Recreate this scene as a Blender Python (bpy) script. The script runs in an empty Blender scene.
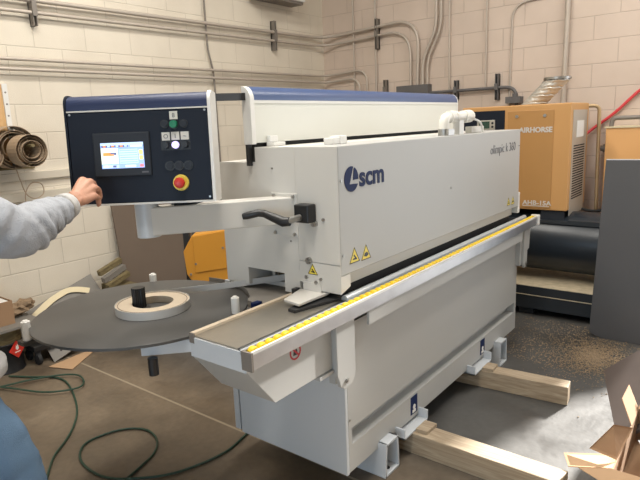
import bpy, bmesh, math, random
from mathutils import Vector, Matrix
random.seed(7)
C = bpy.context.scene.collection
PI = math.pi
V = Vector

# ------------------------------------------------------------------ materials
def nodes_of(name):
    m = bpy.data.materials.new(name); m.use_nodes = True
    nt = m.node_tree
    return m, nt, nt.nodes['Principled BSDF']

def mat(name, col, rough=0.5, metal=0.0, var=0.06, scale=6.0, bump=0.0, bscale=60.0, emit=None, spec=0.5, trans=0.0):
    m, nt, b = nodes_of(name)
    N, L = nt.nodes, nt.links
    tc = N.new('ShaderNodeTexCoord')
    no = N.new('ShaderNodeTexNoise'); no.inputs['Scale'].default_value = scale; no.inputs['Detail'].default_value = 5
    L.new(tc.outputs['Object'], no.inputs['Vector'])
    mx = N.new('ShaderNodeMix'); mx.data_type = 'RGBA'
    mx.inputs['A'].default_value = (*[c * (1 - var) for c in col], 1)
    mx.inputs['B'].default_value = (*[min(1, c * (1 + var)) for c in col], 1)
    L.new(no.outputs['Fac'], mx.inputs['Factor'])
    L.new(mx.outputs['Result'], b.inputs['Base Color'])
    b.inputs['Roughness'].default_value = rough; b.inputs['Metallic'].default_value = metal
    b.inputs['Specular IOR Level'].default_value = spec
    if trans: b.inputs['Transmission Weight'].default_value = trans
    if bump:
        n2 = N.new('ShaderNodeTexNoise'); n2.inputs['Scale'].default_value = bscale
        L.new(tc.outputs['Object'], n2.inputs['Vector'])
        bp = N.new('ShaderNodeBump'); bp.inputs['Strength'].default_value = bump; bp.inputs['Distance'].default_value = 0.01
        L.new(n2.outputs['Fac'], bp.inputs['Height']); L.new(bp.outputs['Normal'], b.inputs['Normal'])
    if emit:
        b.inputs['Emission Color'].default_value = (*col, 1); b.inputs['Emission Strength'].default_value = emit
    return m

def block_mat(name, axis, c1, c2, mortar):
    m, nt, b = nodes_of(name); N, L = nt.nodes, nt.links
    tc = N.new('ShaderNodeTexCoord'); sep = N.new('ShaderNodeSeparateXYZ'); cmb = N.new('ShaderNodeCombineXYZ')
    L.new(tc.outputs['Object'], sep.inputs['Vector'])
    L.new(sep.outputs[axis], cmb.inputs['X']); L.new(sep.outputs['Z'], cmb.inputs['Y'])
    br = N.new('ShaderNodeTexBrick'); br.offset = 0.5
    br.inputs['Scale'].default_value = 1.0; br.inputs['Brick Width'].default_value = 0.4064; br.inputs['Row Height'].default_value = 0.2032
    br.inputs['Mortar Size'].default_value = 0.005; br.inputs['Mortar Smooth'].default_value = 0.6; br.inputs['Bias'].default_value = 0
    br.inputs['Color1'].default_value = (*c1, 1); br.inputs['Color2'].default_value = (*c2, 1); br.inputs['Mortar'].default_value = (*mortar, 1)
    L.new(cmb.outputs['Vector'], br.inputs['Vector'])
    no = N.new('ShaderNodeTexNoise'); no.inputs['Scale'].default_value = 2.2; no.inputs['Detail'].default_value = 8
    L.new(tc.outputs['Object'], no.inputs['Vector'])
    mx = N.new('ShaderNodeMix'); mx.data_type = 'RGBA'; mx.blend_type = 'MULTIPLY'; mx.inputs['Factor'].default_value = 0.35
    cr = N.new('ShaderNodeValToRGB'); cr.color_ramp.elements[0].color = (.72, .70, .67, 1); cr.color_ramp.elements[0].position = .3
    cr.color_ramp.elements[1].color = (1, 1, 1, 1); cr.color_ramp.elements[1].position = .65
    L.new(no.outputs['Fac'], cr.inputs['Fac'])
    L.new(br.outputs['Color'], mx.inputs['A']); L.new(cr.outputs['Color'], mx.inputs['B'])
    L.new(mx.outputs['Result'], b.inputs['Base Color'])
    fine = N.new('ShaderNodeTexNoise'); fine.inputs['Scale'].default_value = 130
    L.new(tc.outputs['Object'], fine.inputs['Vector'])
    h = N.new('ShaderNodeMath'); h.operation = 'MULTIPLY_ADD'; h.inputs[1].default_value = -1.0
    L.new(br.outputs['Fac'], h.inputs[0])
    f2 = N.new('ShaderNodeMath'); f2.operation = 'MULTIPLY'; f2.inputs[1].default_value = 0.35
    L.new(fine.outputs['Fac'], f2.inputs[0]); L.new(f2.outputs[0], h.inputs[2])
    bp = N.new('ShaderNodeBump'); bp.inputs['Strength'].default_value = 0.5; bp.inputs['Distance'].default_value = 0.006
    L.new(h.outputs[0], bp.inputs['Height']); L.new(bp.outputs['Normal'], b.inputs['Normal'])
    b.inputs['Roughness'].default_value = 0.6
    return m

def floor_mat():
    m, nt, b = nodes_of('stained_concrete'); N, L = nt.nodes, nt.links
    tc = N.new('ShaderNodeTexCoord')
    def noise(s, d=6, dist=0.0):
        n = N.new('ShaderNodeTexNoise'); n.inputs['Scale'].default_value = s; n.inputs['Detail'].default_value = d
        n.inputs['Distortion'].default_value = dist
        L.new(tc.outputs['Object'], n.inputs['Vector']); return n
    def ramp(src, p0, p1, c0, c1):
        r = N.new('ShaderNodeValToRGB'); e = r.color_ramp.elements
        e[0].position, e[1].position = p0, p1; e[0].color, e[1].color = c0, c1
        L.new(src, r.inputs['Fac']); return r
    def mix(f, a, bb, mode='MIX'):
        x = N.new('ShaderNodeMix'); x.data_type = 'RGBA'; x.blend_type = mode
        if isinstance(f, float): x.inputs['Factor'].default_value = f
        else: L.new(f, x.inputs['Factor'])
        for k, s in (('A', a), ('B', bb)):
            if isinstance(s, tuple): x.inputs[k].default_value = s
            else: L.new(s, x.inputs[k])
        return x.outputs['Result']
    big = noise(0.9, 8, .4); mid = noise(3.2, 8, .6); fine = noise(28, 4)
    base = ramp(big.outputs['Fac'], .35, .68, (.125, .095, .066, 1), (.225, .178, .125, 1))
    base2 = ramp(mid.outputs['Fac'], .3, .7, (.6, .58, .56, 1), (1.1, 1.08, 1.05, 1))
    col = mix(0.75, base.outputs['Color'], base2.outputs['Color'], 'MULTIPLY')
    fr = ramp(fine.outputs['Fac'], .3, .75, (.8, .8, .8, 1), (1.15, 1.15, 1.15, 1))
    col = mix(0.6, col, fr.outputs['Color'], 'MULTIPLY')
    # brown to grey along x: warm bounce and cooler light put into the colour
    sep = N.new('ShaderNodeSeparateXYZ'); L.new(tc.outputs['Object'], sep.inputs['Vector'])
    gx = N.new('ShaderNodeMapRange'); gx.inputs['From Min'].default_value = .25; gx.inputs['From Max'].default_value = .75
    L.new(sep.outputs['X'], gx.inputs['Value'])
    grey = mix(0.7, (.085, .084, .081, 1), base2.outputs['Color'], 'MULTIPLY')
    grey = mix(0.5, grey, fr.outputs['Color'], 'MULTIPLY')
    col = mix(gx.outputs['Result'], col, grey)
    # control joint, along y at x = 0.15
    j = N.new('ShaderNodeMath'); j.operation = 'SUBTRACT'; j.inputs[1].default_value = .152; L.new(sep.outputs['X'], j.inputs[0])
    ja = N.new('ShaderNodeMath'); ja.operation = 'ABSOLUTE'; L.new(j.outputs[0], ja.inputs[0])
    jl = N.new('ShaderNodeMath'); jl.operation = 'LESS_THAN'; jl.inputs[1].default_value = .007; L.new(ja.outputs[0], jl.inputs[0])
    col = mix(jl.outputs[0], col, (.30, .25, .18, 1))
    L.new(col, b.inputs['Base Color'])
    rr = ramp(mid.outputs['Fac'], .3, .7, (.33, .33, .33, 1), (.62, .62, .62, 1))
    L.new(rr.outputs['Color'], b.inputs['Roughness'])
    bp = N.new('ShaderNodeBump'); bp.inputs['Strength'].default_value = .12; bp.inputs['Distance'].default_value = .01
    L.new(fine.outputs['Fac'], bp.inputs['Height']); L.new(bp.outputs['Normal'], b.inputs['Normal'])
    return m

def wood_mat(name, c1, c2, axis=1, rough=.7, scale=9):
    m, nt, b = nodes_of(name); N, L = nt.nodes, nt.links
    tc = N.new('ShaderNodeTexCoord'); mp = N.new('ShaderNodeMapping')
    s = [scale * 3] * 3; s[axis] = scale * .18; mp.inputs['Scale'].default_value = s
    L.new(tc.outputs['Object'], mp.inputs['Vector'])
    n = N.new('ShaderNodeTexNoise'); n.inputs['Scale'].default_value = 1.6; n.inputs['Detail'].default_value = 7; n.inputs['Distortion'].default_value = .8
    L.new(mp.outputs['Vector'], n.inputs['Vector'])
    r = N.new('ShaderNodeValToRGB'); e = r.color_ramp.elements
    e[0].position, e[1].position = .3, .7; e[0].color, e[1].color = (*c1, 1), (*c2, 1)
    L.new(n.outputs['Fac'], r.inputs['Fac']); L.new(r.outputs['Color'], b.inputs['Base Color'])
    b.inputs['Roughness'].default_value = rough
    return m

M = {}
M['wallL'] = block_mat('painted_block_lit', 'X', (.74, .675, .565), (.715, .65, .545), (.64, .58, .485))  # same block paint on both walls; the brighter light here is in the colour
M['wallB'] = block_mat('painted_block_shaded', 'Y', (.65, .54, .455), (.635, .525, .445), (.53, .435, .37))  # same paint as the left wall, with its dimmer light put into the colour
M['wallF'] = mat('painted_block_plain', (.6, .55, .48), .7)
M['rail'] = mat('painted_rail', (.60, .545, .45), .6)
M['ceil'] = mat('ceiling_deck', (.6, .6, .58), .8)
M['floor'] = floor_mat()
M['paint'] = mat('machine_white_paint', (.60, .58, .54), .38, var=.02, scale=3)
M['grey_paint'] = mat('machine_light_grey_paint', (.43, .43, .415), .42, var=.025, scale=2.5)
M['hood_white'] = mat('hood_white_paint', (.66, .66, .60), .4, var=.02)
M['white'] = mat('white_plastic', (.72, .71, .68), .4, var=.02)
M['cool_white'] = mat('white_steel_daylit', (.55, .575, .60), .35, var=.02)  # white steel with the blue of the daylight put into its colour
M['blue'] = mat('deep_blue_paint', (.020, .031, .080), .42, var=.1, spec=.35)
M['blue_hood'] = mat('hood_blue_sheen', (.058, .092, .20), .32, var=.08)  # blue made lighter in the colour for the reflection on the hood
M['navy'] = mat('dark_navy_panel', (.010, .014, .024), .5, var=.1, spec=.2)
M['logo'] = mat('logo_blue', (.008, .018, .075), .5, spec=.15)
M['ink'] = mat('grey_ink', (.10, .10, .11), .5)
M['black'] = mat('black_plastic', (.012, .012, .013), .42)
M['rubber'] = mat('black_rubber', (.016, .016, .017), .75)
M['bezel'] = mat('dark_grey_bezel', (.022, .026, .034), .5, spec=.25)
M['steel'] = mat('bare_steel', (.42, .41, .39), .38, 1.0, var=.12, scale=20)
M['zinc'] = mat('galvanised_conduit', (.50, .44, .38), .5, .25, var=.06)
M['strut'] = mat('dull_strut_steel', (.24, .215, .19), .6, .4)
M['darkconduit'] = mat('dark_grey_conduit', (.13, .125, .125), .6, .2)
M['alu'] = mat('aluminium_extrusion', (.55, .55, .56), .36, 1.0, var=.15, scale=14)
M['table_steel'] = mat('worn_table_steel', (.42, .385, .33), .32, .8, var=.25, scale=5, bump=.05)
M['bar'] = mat('grey_blue_coating', (.40, .425, .44), .35)
M['disc'] = mat('charcoal_laminate', (.075, .073, .07), .5, var=.12, scale=3)
M['yellow'] = mat('yellow_plastic', (.80, .56, .03), .4)
M['orange'] = mat('orange_paint', (.60, .27, .025), .5, var=.04)
M['orange2'] = mat('amber_orange_paint', (.53, .285, .10), .5, var=.03)
M['door_orange'] = mat('dull_orange_door', (.42, .22, .07), .5, var=.04)
M['orange3'] = mat('pale_orange_enamel', (.78, .42, .16), .5, var=.03)
M['coil_side'] = mat('edge_banding_edge', (.60, .50, .38), .7, var=.08, scale=30)
M['coil_face'] = mat('pale_grey_banding', (.55, .53, .50), .45)
M['red'] = mat('red_plastic', (.55, .03, .02), .35)
M['signred'] = mat('sign_red', (.45, .02, .03), .5)
M['signyellow'] = mat('sign_yellow', (.78, .62, .08), .45)
M['green'] = mat('green_button', (.0, .16, .07), .3)
M['green_hose'] = mat('green_hose', (.02, .055, .035), .5)
M['red_hose'] = mat('red_hose', (.62, .05, .06), .45)
M['lamp'] = mat('lit_lavender_button', (.62, .55, 1.0), .4, emit=1.1, var=0)
M['tile'] = mat('white_key_legend', (.62, .60, .54), .5)
M['cardboard'] = mat('cardboard', (.32, .195, .11), .85, var=.08, bump=.1)
M['cardboard_in'] = mat('cardboard_light', (.46, .295, .17), .85, var=.08)
M['kraft'] = mat('kraft_paper', (.26, .18, .11), .85, var=.2, scale=14)
M['brownboard'] = mat('brown_hardboard', (.155, .115, .085), .75, var=.1)
M['greysheet'] = mat('grey_laminate_sheet', (.19, .175, .155), .65)
M['board'] = mat('slate_grey_board', (.085, .085, .09), .55, var=.1, scale=2)
M['cream'] = mat('cream_edge_strip', (.68, .58, .38), .6)
M['timber'] = wood_mat('rough_timber', (.27, .20, .13), (.46, .37, .26), 1, scale=16)
M['plywood'] = wood_mat('orange_plywood', (.50, .30, .13), (.64, .41, .20), 2)
M['oldwood'] = wood_mat('weathered_slats', (.10, .075, .035), (.24, .19, .09), 0)
M['tank'] = mat('black_tank_enamel', (.012, .017, .024), .32)
M['duststeel'] = mat('dusty_steel', (.50, .42, .29), .8, var=.35, scale=18)
M['skid'] = mat('dark_skid_steel', (.015, .019, .024), .6)
M['foil'] = mat('crinkled_aluminium_duct', (.60, .58, .53), .5, .6, var=.25, bump=.6, bscale=25)
M['copper'] = mat('brass_pipe', (.50, .36, .20), .45, .5)
M['pvc'] = mat('white_pvc', (.74, .72, .66), .35)
M['cloth'] = mat('grey_sweatshirt', (.33, .345, .375), .95, var=.1, scale=40, bump=.3, bscale=220)
M['cuff'] = mat('grey_rib_knit', (.46, .45, .44), .95, var=.1, scale=60, bump=.3, bscale=260)
M['jeans'] = mat('blue_denim', (.10, .17, .265), .9, var=.25, scale=10, bump=.3, bscale=300)
M['skin'] = mat('skin', (.50, .255, .165), .5, var=.12, scale=26, bump=.12, bscale=90)
M['hair'] = mat('brown_hair', (.06, .04, .025), .7)
M['shoe'] = mat('dark_shoe', (.03, .025, .02), .6)
M['sawdust'] = mat('sawdust', (.30, .22, .14), .95, var=.35, scale=40, bump=.8, bscale=90)
M['beigepanel'] = mat('panel_in_shade', (.12, .095, .085), .6, var=.15)  # colour darkened because the panel's face is unlit
M['plastic_film'] = mat('crumpled_plastic_film', (.25, .26, .27), .12, var=.3, bump=.8, bscale=30)
M['grille'] = mat('silver_grille', (.50, .48, .43), .42, .6)
M['hole'] = mat('dark_opening', (.01, .01, .01), .9)
M['lcd'] = mat('green_lcd', (.03, .07, .05), .2)
M['paperwhite'] = mat('white_label', (.72, .70, .66), .6)

def screen_mat(name, col, e):
    return mat(name, col, .2, emit=e, var=0)
M['s_white'] = screen_mat('screen_white', (.72, .80, .72), .8)
M['s_blue'] = screen_mat('screen_blue', (.30, .45, .90), .8)
M['s_dark'] = screen_mat('screen_icons', (.12, .14, .30), .6)
M['s_orange'] = screen_mat('screen_orange', (.95, .30, .05), .8)
M['s_yellow'] = screen_mat('screen_yellow', (.90, .80, .20), .8)
M['s_red'] = screen_mat('screen_red', (.85, .20, .22), .8)
M['s_pale'] = screen_mat('screen_pale', (.50, .66, .95), .8)

# ------------------------------------------------------------------ mesh helpers (world coordinates)
def B(): return bmesh.new()

def box(bm, x0, x1, y0, y1, z0, z1, mtx=None):
    r = bmesh.ops.create_cube(bm, size=1)
    for v in r['verts']:
        v.co = V(((x0 + x1) / 2 + v.co.x * (x1 - x0), (y0 + y1) / 2 + v.co.y * (y1 - y0), (z0 + z1) / 2 + v.co.z * (z1 - z0)))
        if mtx: v.co = mtx @ v.co
    return r['verts']

def prism(bm, pts, a0, a1, axis='x', mtx=None):
    """polygon pts extruded along axis between a0 and a1 (axis x: pts=(y,z); y: (x,z); z: (x,y))."""
    def mk(p, a):
        if axis == 'x': q = V((a, p[0], p[1]))
        elif axis == 'y': q = V((p[0], a, p[1]))
        else: q = V((p[0], p[1], a))
        return mtx @ q if mtx else q
    lo = [bm.verts.new(mk(p, a0)) for p in pts]; hi = [bm.verts.new(mk(p, a1)) for p in pts]
    bm.faces.new(lo); bm.faces.new(hi[::-1]); n = len(pts)
    for i in range(n): bm.faces.new((lo[i], hi[i], hi[(i + 1) % n], lo[(i + 1) % n]))

def frame_of(d):
    d = d.normalized(); a = V((0, 0, 1)) if abs(d.z) < .95 else V((1, 0, 0))
    u = d.cross(a).normalized(); return u, d.cross(u).normalized()

def cyl(bm, p0, p1, r0, r1=None, n=24, caps=True):
    p0, p1 = V(p0), V(p1); r1 = r0 if r1 is None else r1
    u, w = frame_of(p1 - p0)
    a = [bm.verts.new(p0 + (u * math.cos(t) + w * math.sin(t)) * r0) for t in [2 * PI * i / n for i in range(n)]]
    b = [bm.verts.new(p1 + (u * math.cos(t) + w * math.sin(t)) * r1) for t in [2 * PI * i / n for i in range(n)]]
    for i in range(n): bm.faces.new((a[i], a[(i + 1) % n], b[(i + 1) % n], b[i]))
    if caps: bm.faces.new(a[::-1]); bm.faces.new(b)

def smooth_path(pts, sub=6):
    pts = [V(p) for p in pts]; out = []
    for i in range(len(pts) - 1):
        p0 = pts[max(i - 1, 0)]; p1 = pts[i]; p2 = pts[i + 1]; p3 = pts[min(i + 2, len(pts) - 1)]
        for k in range(sub):
            t = k / sub
            out.append(.5 * ((2 * p1) + (p2 - p0) * t + (2 * p0 - 5 * p1 + 4 * p2 - p3) * t * t + (3 * p1 - p0 - 3 * p2 + p3) * t ** 3))
    out.append(pts[-1]); return out

def tube(bm, pts, r, n=10, caps=True):
    pts = [V(p) for p in pts]; rings = []; prev = None
    for i, p in enumerate(pts):
        d = (pts[min(i + 1, len(pts) - 1)] - pts[max(i - 1, 0)]).normalized()
        if prev is None: u, w = frame_of(d)
        else:
            u = (prev - d * prev.dot(d)).normalized(); w = d.cross(u)
        prev = u; rr = r[i] if isinstance(r, list) else r
        rings.append([bm.verts.new(p + (u * math.cos(2 * PI * k / n) + w * math.sin(2 * PI * k / n)) * rr) for k in range(n)])
    for a, b in zip(rings, rings[1:]):
        for k in range(n): bm.faces.new((a[k], a[(k + 1) % n], b[(k + 1) % n], b[k]))
    if caps: bm.faces.new(rings[0][::-1]); bm.faces.new(rings[-1])

def rounded_corner_path(corners, r, seg=6):
    """polyline with rounded corners"""
    c = [V(p) for p in corners]; out = [c[0]]
    for a, b, d in zip(c, c[1:], c[2:]):
        u = (a - b).normalized(); w = (d - b).normalized()
        rr = min(r, (a - b).length * .49, (d - b).length * .49)
        p, q = b + u * rr, b + w * rr
        for k in range(seg + 1):
            t = k / seg; out.append((1 - t) ** 2 * p + 2 * t * (1 - t) * b + t * t * q)
    out.append(c[-1]); return out

def lathe(bm, prof, center, n=48, close=False):
    """profile (r,z) revolved about a vertical axis at center"""
    c = V(center); rings = []
    for r, z in prof:
        rings.append([bm.verts.new(c + V((r * math.cos(2 * PI * k / n), r * math.sin(2 * PI * k / n), z))) for k in range(n)])
    prs = list(zip(rings, rings[1:]))
    if close: prs.append((rings[-1], rings[0]))
    for a, b in prs:
        for k in range(n): bm.faces.new((a[k], a[(k + 1) % n], b[(k + 1) % n], b[k]))
    if not close:
        if prof[0][0] > 1e-4: bm.faces.new(rings[0][::-1])
        if prof[-1][0] > 1e-4: bm.faces.new(rings[-1])

def sphere(bm, c, r, s=(1, 1, 1), seg=20):
    q = bmesh.ops.create_uvsphere(bm, u_segments=seg, v_segments=seg // 2, radius=r)
    for v in q['verts']: v.co = V((v.co.x * s[0], v.co.y * s[1], v.co.z * s[2])) + V(c)

def ribbon(bm, pts, width, thick, up=V((0, 0, 1))):
    """flat strip following pts; width along up, thickness sideways"""
    pts = [V(p) for p in pts]; rings = []
    for i, p in enumerate(pts):
        d = (pts[min(i + 1, len(pts) - 1)] - pts[max(i - 1, 0)]).normalized()
        s = d.cross(up).normalized() * thick / 2; h = up.normalized() * width / 2
        rings.append([bm.verts.new(p + s * a + h * b) for a, b in ((-1, -1), (1, -1), (1, 1), (-1, 1))])
    for a, b in zip(rings, rings[1:]):
        for k in range(4): bm.faces.new((a[k], a[(k + 1) % 4], b[(k + 1) % 4], b[k]))
    bm.faces.new(rings[0][::-1]); bm.faces.new(rings[-1])

WL = {}
def out(name, bm, m, parent=None, smooth=False, bevel=0.0, loc=None, mods=None):
    bmesh.ops.recalc_face_normals(bm, faces=bm.faces[:])
    xs = [v.co for v in bm.verts]
    if loc is None:
        lo = [min(c[i] for c in xs) for i in range(3)]; hi = [max(c[i] for c in xs) for i in range(3)]
        loc = V(((lo[0] + hi[0]) / 2, (lo[1] + hi[1]) / 2, lo[2]))
    loc = V(loc)
    for v in bm.verts: v.co -= loc
    me = bpy.data.meshes.new(name); bm.to_mesh(me); bm.free()
    for mm in (m if isinstance(m, (list, tuple)) else [m]): me.materials.append(M[mm])
    o = bpy.data.objects.new(name, me); C.objects.link(o)
    if parent is not None:
        o.parent = parent; o.location = loc - WL[parent.as_pointer()]
    else: o.location = loc
    WL[o.as_pointer()] = loc
    if smooth:
        for p in me.polygons: p.use_smooth = True
        if smooth != 'all':
            try: me.set_sharp_from_angle(angle=math.radians(40))
            except Exception: pass
    if bevel:
        b = o.modifiers.new('bevel', 'BEVEL'); b.width = bevel; b.segments = 2; b.limit_method = 'ANGLE'; b.angle_limit = math.radians(50)
    return o

def thing(name, loc, label, cat, group=None):
    o = bpy.data.objects.new(name, None); C.objects.link(o); o.location = loc; o.empty_display_size = .1
    WL[o.as_pointer()] = V(loc); return tag(o, label, cat, group)

def tag(o, label, cat, group=None, kind=None):
    o['label'] = label; o['category'] = cat
    if group: o['group'] = group
    if kind: o['kind'] = kind
    return o

def structure(o):
    o['kind'] = 'structure'; return o

def text_bm(body, size, mtx, extrude=.001, offset=0.0, xscale=1.0, align='LEFT', spacing=1.0):
    cu = bpy.data.curves.new('txt', 'FONT'); cu.body = body; cu.size = size; cu.extrude = extrude; cu.offset = offset
    cu.align_x = align; cu.space_character = spacing; cu.resolution_u = 4
    to = bpy.data.objects.new('txt', cu); C.objects.link(to)
    dg = bpy.context.evaluated_depsgraph_get(); dg.update()
    me = bpy.data.meshes.new_from_object(to.evaluated_get(dg))
    bm = bmesh.new(); bm.from_mesh(me)
    for v in bm.verts: v.co = mtx @ V((v.co.x * xscale, v.co.y, v.co.z))
    bpy.data.objects.remove(to); bpy.data.curves.remove(cu); bpy.data.meshes.remove(me)
    return bm

def mtx_uvw(o, u, v):
    u, v = V(u).normalized(), V(v).normalized(); w = u.cross(v)
    return Matrix(((u.x, v.x, w.x, o[0]), (u.y, v.y, w.y, o[1]), (u.z, v.z, w.z, o[2]), (0, 0, 0, 1)))

# ------------------------------------------------------------------ room
def room():
    bm = B(); box(bm, -4.2, 4.1, -5.0, 3.2, -.12, 0); structure(out('floor', bm, 'floor', loc=(0, 0, 0)))
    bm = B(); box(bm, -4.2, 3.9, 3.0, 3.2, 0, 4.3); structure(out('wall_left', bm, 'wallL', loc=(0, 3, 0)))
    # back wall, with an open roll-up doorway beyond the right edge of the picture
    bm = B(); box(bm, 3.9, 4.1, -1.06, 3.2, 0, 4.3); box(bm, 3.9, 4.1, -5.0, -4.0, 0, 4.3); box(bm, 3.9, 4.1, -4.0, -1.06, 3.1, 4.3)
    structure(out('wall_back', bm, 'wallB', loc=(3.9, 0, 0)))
    bm = B(); box(bm, -4.2, -4.0, -5.0, 3.0, 0, 4.3); structure(out('wall_front', bm, 'wallF', loc=(-4, 0, 0)))
    bm = B(); box(bm, -4.0, 3.9, -5.0, -4.8, 0, 4.3); structure(out('wall_right', bm, 'wallF', loc=(0, -5, 0)))
    bm = B(); box(bm, -4.2, 4.1, -5.0, 3.2, 4.3, 4.4); structure(out('ceiling', bm, 'ceil'))
    # two painted timber rails along the left wall
    for i, (z0, z1, t) in enumerate(((1.285, 1.345, .03), (1.135, 1.20, .04))):
        bm = B(); box(bm, -3.0, 1.12, 3.0 - t, 3.0, z0, z1); structure(out('trim_%d' % (i + 1), bm, 'rail', bevel=.004))

room()

# ------------------------------------------------------------------ conduits on the walls
def conduit(name, pts, r, m, label, cat='pipe', group=None):
    bm = B(); tube(bm, pts, r, 10); o = out(name, bm, m, smooth=True); tag(o, label, cat, group); return o

YL = 2.955; XB = 3.855
g = 'electrical conduits on the block walls'
conduit('conduit', rounded_corner_path([(-3, YL, 2.515), (3.86, YL, 2.595), (XB, 1.70, 2.66), (XB, 1.72, 1.97)], .3, 10), .017, 'zinc',
        'upper steel conduit of the top pair, bending around the room corner', 'pipe', g)
conduit('conduit', rounded_corner_path([(-3, YL, 2.435), (3.86, YL, 2.505), (XB, 1.80, 2.56), (XB, 1.80, 1.97)], .3, 10), .014, 'zinc',
        'lower steel conduit of the top pair, bending around the room corner', 'pipe', g)
conduit('conduit', rounded_corner_path([(-3, YL, 2.12), (3.86, YL, 2.165), (XB, 2.36, 2.20), (XB, 2.37, 1.2)], .16, 10), .013, 'zinc',
        'upper conduit of the lower pair on the left wall', 'pipe', g)
conduit('conduit', rounded_corner_path([(-3, YL, 2.055), (3.86, YL, 2.09), (XB, 2.46, 2.115), (XB, 2.465, 1.2)], .16, 10), .013, 'zinc',
        'lower conduit of the lower pair on the left wall', 'pipe', g)
conduit('conduit', rounded_corner_path([(2.045, 2.975, 4.3), (2.045, 2.975, 2.33), (2.1, 2.975, 2.15), (2.1, 2.975, 1.0)], .1, 5), .009, 'strut',
        'thin vertical cable run down the left wall behind the machine', 'cable', g)
conduit('conduit', rounded_corner_path([(XB, 1.49, 4.3), (XB, 1.50, 2.52), (XB, 1.655, 2.23), (XB, 1.655, 1.97)], .12, 6), .017, 'zinc',
        'left one of the kinked pipe pair dropping to dark junction box', 'pipe', g)
conduit('conduit', rounded_corner_path([(XB, 1.435, 4.3), (XB, 1.445, 2.52), (XB, 1.60, 2.23), (XB, 1.60, 1.97)], .12, 6), .014, 'zinc',
        'right one of the kinked pipe pair dropping to dark junction box', 'pipe', g)
conduit('conduit', [(XB + .02, 2.545, 4.3), (XB + .02, 2.545, 1.2)], .010, 'zinc', 'thin vertical conduit nearest the room corner, behind the conduit bends', 'pipe', g)
conduit('conduit', [(XB + .02, 2.25, 4.3), (XB + .02, 2.25, 1.2)], .012, 'zinc', 'vertical conduit on back wall beside the tall strut bracket', 'pipe', g)
conduit('conduit', [(XB + .02, 1.36, 4.3), (XB + .02, 1.36, 1.2)], .010, 'zinc', 'thin straight conduit right of the kinked pipe pair', 'pipe', g)
conduit('conduit', [(XB + .02, .97, 4.3), (XB + .02, .97, 1.9)], .009, 'zinc', 'thin straight vertical conduit left of hooked conduit on back wall', 'pipe', g)
conduit('conduit', rounded_corner_path([(XB + .035, .30, 2.68), (XB + .035, .72, 2.64), (XB + .035, .735, 1.6)], .14, 7), .011, 'zinc',
        'hooked thin conduit curving over above the compressor', 'pipe', g)
conduit('conduit', [(XB, .205, 4.3), (XB, .225, 1.0)], .024, 'zinc', 'thick vertical pipe behind the silver duct', 'pipe', g)
conduit('conduit', rounded_corner_path([(XB, 1.593, 1.885), (XB, .655, 1.885), (XB, .645, 1.6)], .11, 7), .016, 'darkconduit',
        'dark horizontal conduit elbowing down behind the orange compressor', 'pipe', g)

bm = B(); box(bm, 3.80, 3.9, 1.57, 1.95, 1.84, 1.975); o = out('junction_box', bm, 'darkconduit', bevel=.004)
tag(o, 'dark grey wall junction box where the conduits end', 'junction box')
g = 'strut brackets holding the conduits'
def strut(p, axis, z0, z1, label, m='strut'):
    bm = B()
    if axis == 'x':
        for s in (-.014, .010): box(bm, p + s, p + s + .006, 2.94, 3.0, z0, z1)
        box(bm, p - .014, p + .016, 2.985, 3.0, z0, z1); box(bm, p - .016, p + .018, 2.93, 2.95, (z0 + z1) / 2 - .055, (z0 + z1) / 2 + .06)
    else:
        for s in (-.014, .010): box(bm, 3.835, 3.9, p + s, p + s + .006, z0, z1)
        box(bm, 3.88, 3.9, p - .014, p + .016, z0, z1); box(bm, 3.825, 3.85, p - .016, p + .018, (z0 + z1) / 2 - .03, (z0 + z1) / 2 + .03)
    tag(out('strut_bracket', bm, m), label, 'bracket', g)
strut(.41, 'x', 2.38, 2.62, 'strut bracket at far left end of left wall conduits')
strut(2.985, 'x', 2.40, 2.70, 'strut bracket on left wall under the white heater')
strut(2.22, 'y', 2.40, 2.72, 'strut bracket on back wall nearest the room corner')
strut(1.275, 'y', 1.80, 1.99, 'short dark strut bracket left on the dark conduit', 'darkconduit')
strut(.845, 'y', 1.77, 2.02, 'taller dark strut bracket near the dark conduit elbow', 'darkconduit')
strut(2.12, 'y', 1.85, 2.06, 'short strut stub showing just above the blue hood')
bm = B(); box(bm, 3.80, 3.9, .60, .74, 1.73, 1.79); cyl(bm, (3.84, .66, 1.79), (3.84, .66, 1.82), .025)
tag(out('conduit_fitting', bm, 'darkconduit'), 'dark conduit fitting box at elbow beside silver duct', 'fitting')

# white unit high on the left wall
t = thing('wall_heater', (2.95, 2.9, 2.87), 'white wall-mounted unit cut by the top edge of the picture', 'heater')
bm = B(); box(bm, 2.62, 3.32, 2.78, 3.0, 2.90, 3.2); out('housing', bm, 'white', t, bevel=.01)
bm = B(); box(bm, 2.64, 3.30, 2.80, 2.97, 2.875, 2.90); out('outlet_grille', bm, 'strut', t)

# ------------------------------------------------------------------ edge banding machine
L_ = 2.055
mach = thing('edge_banding_machine', (0, 0, 0), 'long white edge banding machine with blue-topped hood and yellow roller rail', 'machine')

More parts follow.
